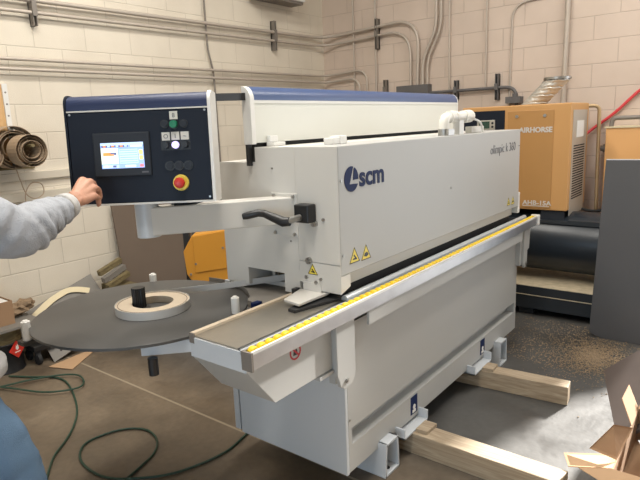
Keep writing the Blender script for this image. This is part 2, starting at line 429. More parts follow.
# lower base: profile with the pressed groove along the front
zt = .80
prof = [(0, .135), (0, .260), (.055, .266), (.055, .325), (0, .334), (0, zt), (.68, zt), (.68, .135)]
bm = B(); prism(bm, prof, .042, 2.030, 'x')
box(bm, 2.030, 2.065, 0, .68, .135, zt); box(bm, .018, .042, 0, .68, .135, zt)
base = out('base_cabinet', bm, 'grey_paint', mach)
bm = B(); box(bm, 0, .018, 0, .636, .128, .81); out('end_panel', bm, 'cool_white', mach, bevel=.003)
bm = B(); box(bm, 0.004, .018, .648, .684, .135, .90); out('rear_post', bm, 'cool_white', mach)
bm = B(); box(bm, .0165, .0185, .634, .65, .13, .81); out('panel_gap', bm, 'hole', mach)
for (x, z) in ((.03, .375), (.03, .70)):
    bm = B(); cyl(bm, (x, -.003, z), (x, .005, z), .005, n=12); out('bolt', bm, 'steel', base)
# blue/white lift marks on the base band
for x in (.585, 1.47):
    bm = B(); box(bm, x - .034, x + .034, -.0015, .001, .155, .25)
    lb = out('lift_label', bm, 'logo', base)
    bm = B(); box(bm, x - .018, x + .016, -.003, -.001, .162, .178); cyl(bm, (x, -.003, .192), (x, -.001, .192), .013, n=16)
    out('lift_mark', bm, 'paperwhite', base)

# levelling feet and fork pockets
def foot(x0, x1):
    bm = B()
    y0, y1 = -.045, .22
    w = .012
    # trapezoid channel, open toward the front
    z1 = .165
    prism(bm, [(x0, 0), (x1, 0), (x1, w), (x0, w)], y0, y1, 'y')
    prism(bm, [(x0, 0), (x0 + w, 0), (x0 + .012 + w, z1), (x0 + .012, z1)], y0, y1, 'y')
    prism(bm, [(x1 - w, 0), (x1, 0), (x1 - .012, z1), (x1 - .012 - w, z1)], y0, y1, 'y')
    prism(bm, [(x0 + .012, z1 - w), (x1 - .012, z1 - w), (x1 - .012, z1), (x0 + .012, z1)], y0, y1, 'y')
    box(bm, x0 + w, x1 - w, .06, .07, w, z1 - w)
    f = out('foot_bracket', bm, 'cool_white', mach, bevel=.002)
    bm = B(); cyl(bm, ((x0 + x1) / 2, -.015, .012), ((x0 + x1) / 2, -.015, .016), .012, n=14); out('anchor_hole', bm, 'hole', f)
foot(.232, .362); foot(1.655, 1.79)
def pocket(x0, x1):
    bm = B(); y0, y1 = -.05, .64; z0 = .1105
    box(bm, x0, x1, y0, y1, z0, z0 + .008); box(bm, x0, x0 + .008, y0, y1, z0, .165); box(bm, x1 - .008, x1, y0, y1, z0, .165)
    out('fork_pocket', bm, 'cool_white', mach)
pocket(.40, .64); pocket(1.235, 1.50)

# upper housing, left part with the tape slot
full = [(.212, .905), (.656, .905), (.656, 1.454), (.43, 1.454), (.43, 1.517), (.212, 1.517)]
notch = [(.212, .905), (.298, .905), (.298, .985), (.515, .985), (.515, .905), (.656, .905), (.656, 1.454), (.43, 1.454), (.43, 1.517), (.212, 1.517)]
bm = B(); prism(bm, notch, 0, .34, 'x'); prism(bm, full, .34, L_, 'x'); box(bm, .1, L_, .2, .66, zt, .906)
hous = out('upper_housing', bm, 'paint', mach)
bm = B(); box(bm, .15, .20, .31, .40, .905, .96); out('feed_unit', bm, 'kraft', mach)
bm = B(); box(bm, .18, .25, .42, .50, .905, .97); out('feed_unit', bm, 'kraft', mach)
bm = B(); cyl(bm, (.1, .45, .905), (.1, .45, .98), .012); out('feed_post', bm, 'steel', mach, smooth=True)
bm = B(); box(bm, .12, .15, .30, .34, .905, .935); out('feed_roller', bm, 'black', mach)

# front cover and its left end door and leg
ZB = 1.008
bm = B(); box(bm, .004, L_, 0, .212, ZB, 1.518); cover = out('front_cover', bm, 'grey_paint', mach, bevel=.004)
bm = B(); box(bm, -.0008, .004, .0005, .2115, 1.053, 1.5175); door = out('end_door', bm, 'paint', mach, bevel=.002)
bm = B(); box(bm, 0.0, .065, 0, .212, .962, 1.0075); box(bm, 0, .0038, .0005, .2115, 1.007, 1.0505); prism(bm, [(0, .962), (.065, .962), (.065, .955), (0, .935)], 0.0, .10, 'y')
leg = out('cover_leg', bm, 'paint', mach)
bm = B(); box(bm, .065, L_ - .01, .040, .06, .948, ZB + .002); out('lower_trim', bm, 'paint', mach)
bm = B(); box(bm, .065, L_, .062, .20, .88, .955); out('pressure_beam', bm, 'rubber', mach)
for (x, z) in ((.02, 1.385), (.02, 1.09), (1.0, 1.25)):
    bm = B(); cyl(bm, (x, -.004, z), (x, .004, z), .006, n=12); out('bolt', bm, 'steel', cover)
for (y, z) in ((.118, 1.215), (.155, 1.058)):
    bm = B(); cyl(bm, (-.014, y, z), (0, y, z), .014, n=16); cyl(bm, (-.02, y, z), (-.014, y, z), .009, n=6); out('lock_knob', bm, 'steel', door)
bm = B(); cyl(bm, (-.006, .075, 1.232), (0, .075, 1.232), .007, n=14); out('small_bolt', bm, 'strut', door)
bm = B(); cyl(bm, (-.004, .335, 1.43), (0, .335, 1.43), .004, n=10); cyl(bm, (-.004, .25, 1.13), (0, .25, 1.13), .004, n=10); out('bolt', bm, 'strut', hous)
bm = B(); cyl(bm, (-.006, .175, .985), (0, .175, .985), .008, n=12); cyl(bm, (-.006, .125, .968), (0, .125, .968), .008, n=12); cyl(bm, (-.006, .10, .985), (0, .10, .985), .007, n=12); out('bolt', bm, 'steel', leg)
bm = B(); box(bm, 2.05, 2.085, .0, .10, .96, 1.10); box(bm, 2.085, 2.12, .02, .07, .985, 1.02); out('end_bracket', bm, 'white', mach, bevel=.003)

# emblem: solid ellipse with a sail-shaped cut, then the lettering
def emblem():
    bm = B(); cx, cz, ax, az = .090, 1.386, .048, .050
    def P(t): return (cx + ax * math.cos(t), cz + az * math.sin(t))
    # left crescent body
    pts = [P(math.radians(a)) for a in range(78, 341, 8)] + [(cx + .012, cz - .020), (cx - .014, cz - .020), (cx + .013, cz + .046)]
    prism(bm, pts, -.0022, -.0002, 'y')
    pts = [(cx + .019, cz + .040)] + [P(math.radians(a)) for a in range(60, -8, -8)] + [(cx + .012, cz - .005)]
    prism(bm, pts, -.0022, -.0002, 'y')
    out('logo_emblem', bm, 'logo', cover)
emblem()
bm = text_bm('scm', .112, mtx_uvw((.144, -.0012, 1.352), (1, 0, .005), (0, 0, 1)), .001, .0028, 1.08, spacing=1.0); out('logo_lettering', bm, 'logo', cover)
bm = text_bm('olimpic k 360', .079, mtx_uvw((1.535, -.001, 1.386), (1, 0, .006), (0, 0, 1)), .0008, -.0008, 1.0, spacing=1.0); out('model_lettering', bm, 'ink', cover)
bm = B(); box(bm, 2.02, 2.05, -.001, .001, 1.41, 1.414); out('model_dash', bm, 'ink', cover)

def warn(parent, origin, u, s, kind):
    m = mtx_uvw(origin, u, (0, 0, 1))
    bm = B(); prism(bm, [(-s, 0), (s, 0), (0, 1.75 * s)], 0.0004, .0012, 'z', m); o1 = out('warning_sign', bm, 'signyellow', parent)
    bm = B(); t = s * .13
    A, Bq, Cq = V((-s, 0)), V((s, 0)), V((0, 1.75 * s)); cen = (A + Bq + Cq) / 3
    for p, q in ((A, Bq), (Bq, Cq), (Cq, A)):
        p2, q2 = p + (cen - p) * .16, q + (cen - q) * .16
        prism(bm, [tuple(p), tuple(q), tuple(q2), tuple(p2)], .0012, .0016, 'z', m)
    if kind == 0:
        prism(bm, [(-.35 * s, .35 * s), (.45 * s, .30 * s), (.40 * s, .45 * s), (-.1 * s, .95 * s), (-.2 * s, .8 * s), (.05 * s, .52 * s), (-.35 * s, .5 * s)], .0012, .0016, 'z', m)
    else:
        prism(bm, [(-.45 * s, .42 * s), (.1 * s, .3 * s), (.5 * s, .5 * s), (.2 * s, .85 * s), (-.3 * s, .75 * s)], .0012, .0016, 'z', m)
    out('sign_symbol', bm, 'black', parent)
warn(cover, (.097, 0, 1.046), (1, 0, 0), .037, 0); warn(cover, (.182, 0, 1.042), (1, 0, 0), .037, 1)
warn(cover, (1.865, 0, 1.038), (1, 0, 0), .030, 0); warn(cover, (1.945, 0, 1.036), (1, 0, 0), .030, 1)
warn(leg, (0, .141, 1.0), (0, -1, 0), .026, 0)

# hood with the rounded blue top
y0 = .43
arc = [(y0 - .004, 1.712)] + [(y0 + .045 - .049 * math.cos(a), 1.712 + .058 * math.sin(a)) for a in [math.radians(k) for k in range(10, 91, 10)]]
arcin = [(y0 + .045, 1.712)]
bm = B(); prism(bm, [(y0, 1.535), (y0, 1.70), (y0 + .045, 1.70), (y0 + .045, 1.535)], .012, 2.012, 'x'); hood = out('hood', bm, 'hood_white', mach)
bm = B(); box(bm, .012, 2.012, y0 - .003, y0 + .045, 1.70, 1.712); out('hood_trim', bm, 'white', hood)
bm = B(); prism(bm, arc + arcin, .012, 2.012, 'x'); out('hood_top', bm, 'blue_hood', hood, smooth=True)
bm = B(); prism(bm, [(y0 - .002, 1.53)] + arc + [(y0 + .045, 1.77), (y0 + .045, 1.53)], -.012, .012, 'x'); out('hood_end_cap', bm, 'white', hood, smooth=True)
bm = B(); prism(bm, [(y0 - .002, 1.53)] + arc + [(y0 + .045, 1.77), (y0 + .045, 1.53)], 2.012, 2.022, 'x'); out('hood_end_cap', bm, 'white', hood, smooth=True)
bm = B(); box(bm, .02, 2.0, y0 + .012, y0 + .04, 1.45, 1.54); out('hood_gap_fill', bm, 'rubber', mach)  # black filler standing for the dark interior behind the slit under the hood
bm = B(); box(bm, -.02, .0, .445, .462, 1.44, 1.53); out('hood_gap_strip', bm, 'black', mach)  # black strip put in for the dark gap at the housing step
bm = B(); prism(bm, [(-.22, 1.707), (-.012, 1.712), (-.012, 1.742), (-.22, 1.735)], .452, .470, 'y'); out('hood_arm', bm, 'black', mach)
# latches on the cover top
bm = B(); box(bm, .075, .15, .385, .43, 1.517, 1.535); box(bm, .078, .13, .41, .428, 1.535, 1.562); out('hood_latch', bm, 'white', mach, bevel=.003)
bm = B(); box(bm, .155, .245, .13, .18, 1.518, 1.545); box(bm, .20, .248, .125, .182, 1.518, 1.552); out('cover_latch', bm, 'white', mach, bevel=.003)

# crank handle on the end door
bm = B(); box(bm, -.055, -.003, .108, .182, 1.222, 1.295); crank = out('crank_block', bm, 'black', mach, bevel=.006)
bm = B(); cyl(bm, (-.055, .150, 1.245), (-.125, .160, 1.240), .013, n=16); out('crank_shaft', bm, 'steel', crank, smooth=True)
bm = B(); tube(bm, [(-.118, .150, 1.238), (-.125, .175, 1.236), (-.13, .275, 1.264)], [.017, .020, .015], 14)
out('crank_arm', bm, 'black', crank, smooth=True)
bm = B(); tube(bm, [(-.13, .27, 1.263), (-.15, .285, 1.268), (-.175, .325, 1.258), (-.182, .338, 1.255)], [.015, .015, .0145, .012], 14)
out('crank_grip', bm, 'black', crank, smooth=True)

# support arm for the control panel
bm = B()
endpts = [(-.44 + .042 * math.cos(a), .588 + .042 * math.sin(a)) for a in [math.radians(k) for k in range(232, 50, -20)]]
prism(bm, [(0, .215)] + endpts + [(0, .335)], 1.207, 1.315, 'z')
arm = out('support_arm', bm, 'paint', mach, bevel=.004)
bm = B(); box(bm, -.006, 0, .205, .345, 1.15, 1.33); plate = out('mounting_plate', bm, 'paint', arm, bevel=.002)
for (y, z) in ((.222, 1.318), (.328, 1.318), (.222, 1.162), (.328, 1.162)):
    bm = B(); cyl(bm, (-.014, y, z), (-.004, y, z), .0075, n=6); out('plate_bolt', bm, 'steel', arm)
for t_ in (.46, .58):
    p = V((-.446, .574, 1.232)).lerp(V((0, .215, 1.232)), t_ - .1); n = V((-.62, -.78, 0))
    bm = B(); cyl(bm, p, p + n * .004, .006, n=12); out('arm_screw', bm, 'strut', arm)
bm = B(); cyl(bm, (-.445, .592, 1.20), (-.445, .592, 1.352), .045, n=28); out('arm_end_post', bm, 'cool_white', arm, smooth=True)
bm = B(); cyl(bm, (-.335, .55, 1.30), (-.335, .55, 1.40), .024, n=20); out('pivot', bm, 'black', mach, smooth=True)
bm = B(); tube(bm, smooth_path([(-.37, .52, 1.318), (-.30, .46, 1.325), (-.24, .42, 1.35), (-.22, .44, 1.40)]), .008, 8); out('panel_cable', bm, 'rubber', mach, smooth=True)
bm = B(); cyl(bm, (-.405, .60, 1.0), (-.405, .60, 1.205), .018, n=16)
bm.free()

# control panel (local frame u right, v up, w toward the operator)
PC = V((-.487, .534, 1.546)); PU = V((.61935, -.78512, 0)); PV = V((.05477, .0432, .99756)); PM = mtx_uvw(PC, PU, PV)
def pbox(bm, u0, u1, v0, v1, w0, w1): box(bm, u0, u1, v0, v1, w0, w1, PM)
hw = .256; bt, tp, bl = -.202, .193, .134
dpt = -.105
bm = B(); pbox(bm, -hw, hw, bt, bl - .002, dpt, 0); panel = out('control_panel', bm, 'navy', mach, bevel=.003)
arcp = [(tp - .038 + .038 * math.sin(a), -.038 + .040 * math.cos(a)) for a in [math.radians(k) for k in range(0, 91, 10)]]
bm = B()
prism(bm, [(bl + .003, .002)] + arcp + [(tp, dpt), (bl + .003, dpt)], -hw, hw, 'x', PM @ Matrix(((1, 0, 0, 0), (0, 1, 0, 0), (0, 0, 1, 0), (0, 0, 0, 1))))
out('panel_top', bm, 'blue', panel, smooth=True)
bm = B(); pbox(bm, -hw - .001, hw + .001, bl - .002, bl + .003, dpt, .004); out('panel_trim', bm, 'paint', panel)
side = [(bt - .006, dpt - .004), (bt - .006, .006), (bl, .006)] + [(v + .004, w + .004) for v, w in arcp] + [(tp + .004, dpt - .004)]
bm = B(); prism(bm, side, hw, hw + .012, 'x', PM); out('panel_side', bm, 'white', panel, smooth=True)
bm = B(); prism(bm, side, -hw - .008, -hw, 'x', PM); out('panel_side', bm, 'navy', panel, smooth=True)
bm = B(); pbox(bm, -hw, hw + .006, bt - .007, bt, dpt, .008); out('panel_bottom_trim', bm, 'paint', panel)
bm = B(); pbox(bm, -hw + .003, hw - .003, bt + .003, bl - .006, 0, .004); out('panel_face', bm, 'navy', panel)
# touch screen
bm = B(); pbox(bm, -.168, .040, -.1045, .0545, .003, .012); out('screen_bezel', bm, 'bezel', panel, bevel=.004)
su0, su1, sv0, sv1 = -.140, .0155, -.074, .0185
bm = B()
def srect(u0, u1, v0, v1, mi, w=.0125):
    n0 = len(bm.faces); bm.faces.ensure_lookup_table()
    pbox(bm, su0 + u0 * (su1 - su0), su0 + u1 * (su1 - su0), sv0 + v0 * (sv1 - sv0), sv0 + v1 * (sv1 - sv0), .0118, w)
    bm.faces.ensure_lookup_table()
    for f in bm.faces[n0:]: f.material_index = mi
srect(0, 1, 0, 1, 1)
srect(0, .40, .18, .80, 0, .0128)
srect(0, 1, .90, 1, 6, .0128)
srect(.02, .64, .82, .90, 2, .0128)
for k in range(6): srect(.06 + k * .10, .12 + k * .10, .835, .895, 6 if k % 2 else 3, .0131)
srect(.70, .97, .82, .89, 0, .0128)
srect(.05, .22, .50, .62, 3, .0132); srect(.20, .36, .53, .62, 2, .0132); srect(.06, .30, .50, .56, 3, .0133)
srect(.05, .35, .40, .44, 6, .0132)
srect(.43, .86, .18, .74, 6, .0128)
for k in range(6): srect(.44, .85, .22 + k * .09, .255 + k * .09, 1, .0131)
srect(.89, .98, .52, .70, 5 - 1, .0130); srect(.89, .98, .32, .48, 4, .0130); srect(.89, .98, .03, .14, 5, .0130)
srect(.02, .40, .02, .14, 6, .0130); srect(.26, .34, .04, .12, 2, .0132); srect(.05, .14, .04, .12, 0, .0132); srect(.55, .80, .04, .12, 0, .0130)
out('touch_screen', bm, ['s_white', 's_blue', 's_dark', 's_orange', 's_yellow', 's_red', 's_pale'], panel)
bm = B(); pbox(bm, .004, .028, -.093, -.087, .0115, .0125); out('bezel_mark', bm, 'ink', panel)
# push buttons
def pcyl(bm, u, v, r, w0, w1, r1=None, n=20): cyl(bm, PM @ V((u, v, w0)), PM @ V((u, v, w1)), r, r1, n)
def button(name, u, v, m, r=.0145, w=.012, ring='black', lab=None):
    bm = B(); pcyl(bm, u, v, r + .003, .003, .009); out(name + '_collar', bm, ring, panel, smooth=True)
    bm = B(); pcyl(bm, u, v, r, .008, .009 + w, r * .92); o = out(name, bm, m, panel, smooth=True)
    if lab: o['label'] = lab
button('push_button', .131, .0765, 'green', .0145, .012, 'black', 'green push button')
button('push_button', .097, .079, 'bezel', .012, .003); button('push_button', .167, .078, 'bezel', .012, .003)
button('push_button', .0985, .0015, 'black', .0115, .010, 'bezel'); button('push_button', .133, .0025, 'lamp', .0135, .010, 'black', 'lit lavender push button')
button('push_button', .1675, .0025, 'black', .0115, .010, 'bezel')
for u in (.1055, .139, .1735): button('blank_plug', u, -.0725, 'bezel', .0145, .002)
for (u, v, t_) in ((.1315, .109, '8'), (.0985, .0345, 'O'), (.133, .035, 'I'), (.1675, .035, '~')):
    bm = B(); pbox(bm, u - .0145, u + .0145, v - .0145, v + .0145, .003, .0065); lt = out('legend_plate', bm, 'tile', panel)
    bm = text_bm(t_, .022, PM @ Matrix.Translation((u, v - .0075, .0072)), .0004, 0, 1, 'CENTER'); out('legend_symbol', bm, 'ink', panel)
bm = B(); pbox(bm, .079, .186, -.0155, .0505, .003, .0045); out('button_plate', bm, 'black', panel)
bm = B(); pcyl(bm, .142, -.135, .030, .003, .012, .028, 32); out('emergency_stop_collar', bm, 'signyellow', panel, smooth=True)
bm = B(); pcyl(bm, .142, -.135, .013, .01, .032, n=24); pcyl(bm, .142, -.135, .020, .030, .040, .0185, 28); pcyl(bm, .142, -.135, .0185, .040, .043, .011, 28); out('emergency_stop', bm, 'red', panel, smooth=True)
for (u, v) in ((-.245, .124), (.245, .124), (.245, -.190), (-.245, -.190)):
    bm = B(); pcyl(bm, u, v, .004, .003, .006, n=10); out('panel_screw', bm, 'steel', panel)

# infeed table, tray under it, roller rail
bm = B(); prism(bm, [(-.555, .893), (-.555, .822), (-.432, .665), (.0, .665), (.0, .893)], -.018, .255, 'y'); tray = out('infeed_tray', bm, 'grey_paint', mach, bevel=.002)
bm = B(); box(bm, -.558, -.5535, -.017, .254, .822, .893); out('tray_end_plate', bm, 'cool_white', tray)
bm = B(); box(bm, -.553, .70, .022, .236, .893, .899); tab = out('work_table', bm, 'table_steel', mach)
bm = B(); box(bm, -.556, .15, .236, .256, .885, .908); out('table_fence', bm, 'coil_side', mach)
bm = B(); box(bm, -.559, -.553, .232, .257, .872, .908); out('fence_end', bm, 'strut', mach)
bm = B(); box(bm, -.553, .04, .0165, .021, .893, .901); box(bm, -.553, .04, .006, .010, .893, .901); out('edge_strip', bm, 'steel', mach)
bm = B(); box(bm, -.553, 2.05, .010, .0165, .885, .897); out('table_slot', bm, 'rubber', mach)
bm = B(); prism(bm, [(-.185, .122), (-.19, .085), (.02, .030), (.10, .030), (.10, .15), (.0, .15)], .899, .910, 'z'); out('belt_entry', bm, 'rubber', mach)
bm = B(); prism(bm, [(-.145, .178), (-.163, .086), (.005, .078), (.09, .10), (.09, .20), (-.007, .212)], .918, .929, 'z'); prism(bm, [(-.004, .195), (-.004, .10), (.06, .10), (.06, .195)], .925, .965, 'z'); out('infeed_nose', bm, 'paint', mach, bevel=.002)
bm = B(); box(bm, -.035, -.005, .212, .232, .898, .935); out('nose_stop', bm, 'black', mach)
# fixed back table with a round cut for the coil plate
pts = []
for k in range(0, 9):
    a = math.radians(-42 + k * 7.6); pts.append((-.40 + .447 * math.cos(a), .75 + .447 * math.sin(a)))
bm = B(); prism(bm, [(-.16, .257), (.25, .257), (.25, .64), (.05, .66)] + pts[::-1][1:-1] + [(-.085, .43), (-.13, .40)], .855, .884, 'z'); out('back_table', bm, 'greysheet', mach)
# roller rail
RX0, RX1 = -.58, 2.265
bm = B(); box(bm, RX0 + .006, RX1, -.068, -.026, .852, .906); rail = out('roller_rail', bm, 'alu', mach, bevel=.002)
bm = B(); box(bm, RX0 + .004, RX1, -.070, -.062, .904, .914); out('rail_lip', bm, 'white', rail)
bm = B(); box(bm, RX0 + .004, RX1, -.034, -.026, .904, .912); out('rail_back_lip', bm, 'alu', rail)
bm = B(); box(bm, RX0 - .002, RX0 + .006, -.071, -.025, .848, .912); out('rail_end_cap', bm, 'strut', rail)
bm = B(); box(bm, RX1, RX1 + .035, -.075, -.02, .846, .918); cyl(bm, (RX1 + .035, -.05, .88), (RX1 + .06, -.05, .88), .012, n=12); out('rail_end_block', bm, 'white', rail, bevel=.004)
bm = B(); box(bm, RX0 + .02, RX1, -.061, -.035, .900, .909); out('roller_bed', bm, 'yellow', rail)
nroll = 71; pitch = (RX1 - RX0 - .05) / nroll
bm = B()
x = RX0 + .03
q = 16
lathe_pts = [(.005, -.012), (.0165, -.010), (.0185, 0), (.0165, .010), (.005, .012)]
rings = []
for r_, a_ in lathe_pts:
    rings.append([bm.verts.new(V((x + r_ * math.cos(2 * PI * k / q), -.048 + a_, .904 + r_ * math.sin(2 * PI * k / q)))) for k in range(q)])
for a_, b_ in zip(rings, rings[1:]):
    for k in range(q): bm.faces.new((a_[k], a_[(k + 1) % q], b_[(k + 1) % q], b_[k]))
bm.faces.new(rings[0]); bm.faces.new(rings[-1][::-1])
roller = out('roller', bm, 'yellow', rail, smooth=True)
for i in range(1, nroll):
    c = roller.copy(); C.objects.link(c); c.parent = rail; c.location = roller.location + V((i * pitch, 0, 0))
bm = B(); tube(bm, [(.03, .008, .908), (RX1 - .05, .008, .908)], .015, 14); box(bm, .03, RX1 - .05, -.02, .02, .886, .902); out('guide_bar', bm, 'bar', mach, smooth=True)
bm = B(); box(bm, RX0 + .02, .06, -.024, .004, .884, .900); out('guide_strip', bm, 'bar', mach)
# deflector strip below the rail
bm = B(); box(bm, .103, 1.985, -.060, -.048, .788, .849); out('lower_rail', bm, 'grey_paint', mach, bevel=.002)
bm = B(); box(bm, .3, 2.0, -.058, .0, .836, .852); out('rail_support', bm, 'grey_paint', mach)
# brackets that carry the rail
bm = B(); prism(bm, [(-.105, .85), (.018, .85), (.018, .61), (-.005, .575), (-.055, .565), (-.085, .585), (-.105, .64)], -.046, -.030, 'y'); br1 = out('rail_bracket', bm, 'grey_paint', mach, bevel=.002)
bm = B(); cyl(bm, (-.045, -.052, .60), (-.045, -.046, .60), .011, n=6); cyl(bm, (-.045, -.056, .60), (-.045, -.05, .60), .006, n=12); out('bracket_bolt', bm, 'steel', br1)
bm = B(); box(bm, -.19, -.0, -.026, .12, .648, .662); box(bm, -.10, 0.0, -.03, .0, .60, .84); out('bracket_shelf', bm, 'grey_paint', mach)
bm = B(); prism(bm, [(2.066, .87), (2.19, .87), (2.17, .70), (2.135, .69), (2.135, .60), (2.12, .575), (2.085, .575), (2.066, .60)], -.046, -.030, 'y'); br2 = out('rail_bracket', bm, 'grey_paint', mach, bevel=.002)
bm = B(); cyl(bm, (2.10, -.052, .605), (2.10, -.046, .605), .012, n=12); out('bracket_bolt', bm, 'steel', br2)
bm = B(); box(bm, 2.03, 2.08, -.03, .02, .60, .87); out('bracket_shelf', bm, 'grey_paint', mach)
# red prohibition sign on the tray front
cx, cz = -.315, .812
bm = B()
n = 32
for k in range(n):
    a0, a1 = 2 * PI * k / n, 2 * PI * (k + 1) / n
    prism(bm, [(cx + .030 * math.cos(a0), cz + .030 * math.sin(a0)), (cx + .030 * math.cos(a1), cz + .030 * math.sin(a1)), (cx + .024 * math.cos(a1), cz + .024 * math.sin(a1)), (cx + .024 * math.cos(a0), cz + .024 * math.sin(a0))], -.0195, -.0182, 'y')
prism(bm, [(cx - .019, cz + .014), (cx - .014, cz + .019), (cx + .019, cz - .014), (cx + .014, cz - .019)], -.0197, -.0182, 'y')
out('prohibition_ring', bm, 'signred', tray)
bm = B(); prism(bm, [(cx - .012, cz - .012), (cx + .006, cz - .014), (cx + .011, cz), (cx + .004, cz + .013), (cx, cz + .002), (cx - .008, cz + .008)], -.0193, -.0182, 'y'); out('prohibition_symbol', bm, 'black', tray)
bm = B(); cyl(bm, (-.06, .24, .58), (-.06, .25, .58), .008, n=10); bm.free()

# round coil plate and its hub
DC = V((-.40, .75, .862))
bm = B(); lathe(bm, [(.0001, -.010), (.436, -.010), (.44, -.008), (.44, .002), (.437, .004), (.0001, .004)], DC, 96); disc = out('coil_plate', bm, 'disc', mach, smooth=True)
bm = B(); lathe(bm, [(.0001, .004), (.045, .004), (.045, .010), (.030, .014), (.0001, .014)], DC + V((-.02, 0, 0)), 32); out('hub_flange', bm, 'black', disc, smooth=True)
bm = B()
hub = DC + V((-.02, 0, 0)); nt_ = 40
prof_ = []
for zz in (.012, .100):
    prof_.append([bm.verts.new(hub + V(((.028 if k % 2 else .0255) * math.cos(2 * PI * k / nt_), (.028 if k % 2 else .0255) * math.sin(2 * PI * k / nt_), zz))) for k in range(nt_)])
for k in range(nt_): bm.faces.new((prof_[0][k], prof_[0][(k + 1) % nt_], prof_[1][(k + 1) % nt_], prof_[1][k]))
bm.faces.new(prof_[0][::-1]); bm.faces.new(prof_[1]); out('hub', bm, 'black', disc)
for (px, py, zz, h) in ((-.111, 1.085, .84, .06), (-.80, .955, .815, .075), (-.235, .362, .86, .07)):
    bm = B(); cyl(bm, (px, py, zz), (px, py, zz + h), .017, n=20); cyl(bm, (px, py, zz + h), (px, py, zz + h + .006), .012, .009, 20); out('guide_roller', bm, 'white', mach, smooth=True)
bm = B(); box(bm, -.83, -.77, .93, .98, .800, .815); out('roller_bracket', bm, 'black', mach)
bm = B(); box(bm, -.14, -.08, 1.06, 1.12, .825, .84); out('roller_bracket', bm, 'black', mach)
bm = B(); prism(bm, [(-.63, .45), (-.49, .31), (-.15, .60), (-.36, .80)], .80, .850, 'z'); out('plate_bracket', bm, 'cool_white', mach, bevel=.002)
bm = B(); box(bm, -.40, .02, .66, .72, .79, .85); out('plate_beam', bm, 'cool_white', mach)
bm = B(); cyl(bm, (-.615, .405, .735), (-.615, .405, .80), .018, n=18); out('clamp_knob', bm, 'black', mach, smooth=True)
bm = B(); box(bm, -.125, -.085, .335, .365, .884, .905); bm.free()
bm = B(); box(bm, -.175, -.135, .31, .335, .86, .895); out('sensor', bm, 'logo', mach)

# pipe fittings on top of the cover
pp = [(.93, .06, 1.55), (.93, .06, 1.58), (.99, .06, 1.606), (1.10, .06, 1.612), (1.36, .06, 1.618)]
bm = B(); tube(bm, rounded_corner_path([(1.04, .06, 1.545), (1.04, .06, 1.608), (1.28, .06, 1.614)], .05, 6), .027, 20); pipe = out('dust_pipe', bm, 'pvc', mach, smooth=True)
for x0, x1, r in ((1.09, 1.14, .032), (1.28, 1.36, .035), (1.16, 1.18, .030)):
    bm = B(); cyl(bm, (x0, .06, 1.612), (x1, .06, 1.614), r, n=24); out('pipe_coupling', bm, 'pvc', pipe, smooth=True)
bm = B(); sphere(bm, (1.36, .06, 1.614), .034); out('pipe_cap', bm, 'pvc', pipe, smooth='all')
bm = B(); cyl(bm, (1.04, .06, 1.518), (1.04, .06, 1.552), .031, n=24); box(bm, 1.006, 1.074, .018, .03, 1.52, 1.55); out('pipe_clamp', bm, 'steel', pipe, smooth=True)
bm = B(); box(bm, 1.19, 1.245, .04, .08, 1.518, 1.60); out('pipe_stand', bm, 'white', pipe)
bm = B(); tube(bm, smooth_path([(1.38, .05, 1.60), (1.44, .03, 1.58), (1.48, .03, 1.54), (1.49, .03, 1.52)]), .006, 8); out('pipe_cable', bm, 'white', pipe, smooth=True)
bm = B(); box(bm, 1.40, 1.58, .06, .10, 1.518, 1.555); out('vent_block', bm, 'grille', mach, bevel=.003)

# ------------------------------------------------------------------ coil of edge banding on the plate
cc = V((-.385, .705, .867))
t = thing('edge_banding_coil', cc, 'pale coil of edge banding lying on the round charcoal plate', 'coil')
bm = B(); lathe(bm, [(.085, 0), (.150, 0), (.150, .030), (.085, .030)], cc, 72, close=True); out('coil', bm, 'coil_side', t, smooth=True)
bm = B(); lathe(bm, [(.1505, -.0005), (.1525, -.0005), (.1525, .033), (.1505, .033)], cc, 72, close=True); out('outer_wrap', bm, 'coil_face', t, smooth=True)
bm = B(); lathe(bm, [(.140, .0302), (.1425, .0302), (.1425, .0312), (.140, .0312)], cc, 72, close=True); out('dark_wrap', bm, 'brownboard', t, smooth=True)
bm = B(); ribbon(bm, smooth_path([(-.385 + .152 * math.cos(math.radians(a)), .705 + .152 * math.sin(math.radians(a)), .883) for a in (120, 95, 72)] + [(-.20, .775, .884), (-.05, .60, .900), (.12, .40, .925), (.16, .35, .93)], 6), .028, .002); out('free_strip', bm, 'coil_face', t)

# ------------------------------------------------------------------ timbers below the machine
g = 'rough timbers under the machine'
def timber(quad, label):
    bm = B(); prism(bm, quad, 0, .11, 'z'); tag(out('timber', bm, 'timber', bevel=.004), label, 'timber', g)
timber([(.487, .66), (.475, -.72), (.585, -.74), (.60, .66)], 'near timber beam under machine running out of the picture bottom')
timber([(1.27, .66), (1.372, -.536), (1.47, -.525), (1.375, .66)], 'far timber beam under machine with its sawn end showing')
g = 'thin wood shims on the timbers'
def shim(q, label):
    bm = B(); prism(bm, q, .1105, .128, 'z'); tag(out('wood_shim', bm, 'timber', bevel=.002), label, 'shim', g)
shim([(.50, -.055), (.505, -.115), (.60, -.12), (.60, -.055)], 'small wood shim lying on the near timber beam')
shim([(1.335, -.055), (1.34, -.12), (1.432, -.115), (1.425, -.055)], 'small wood shim lying on the far timber beam')

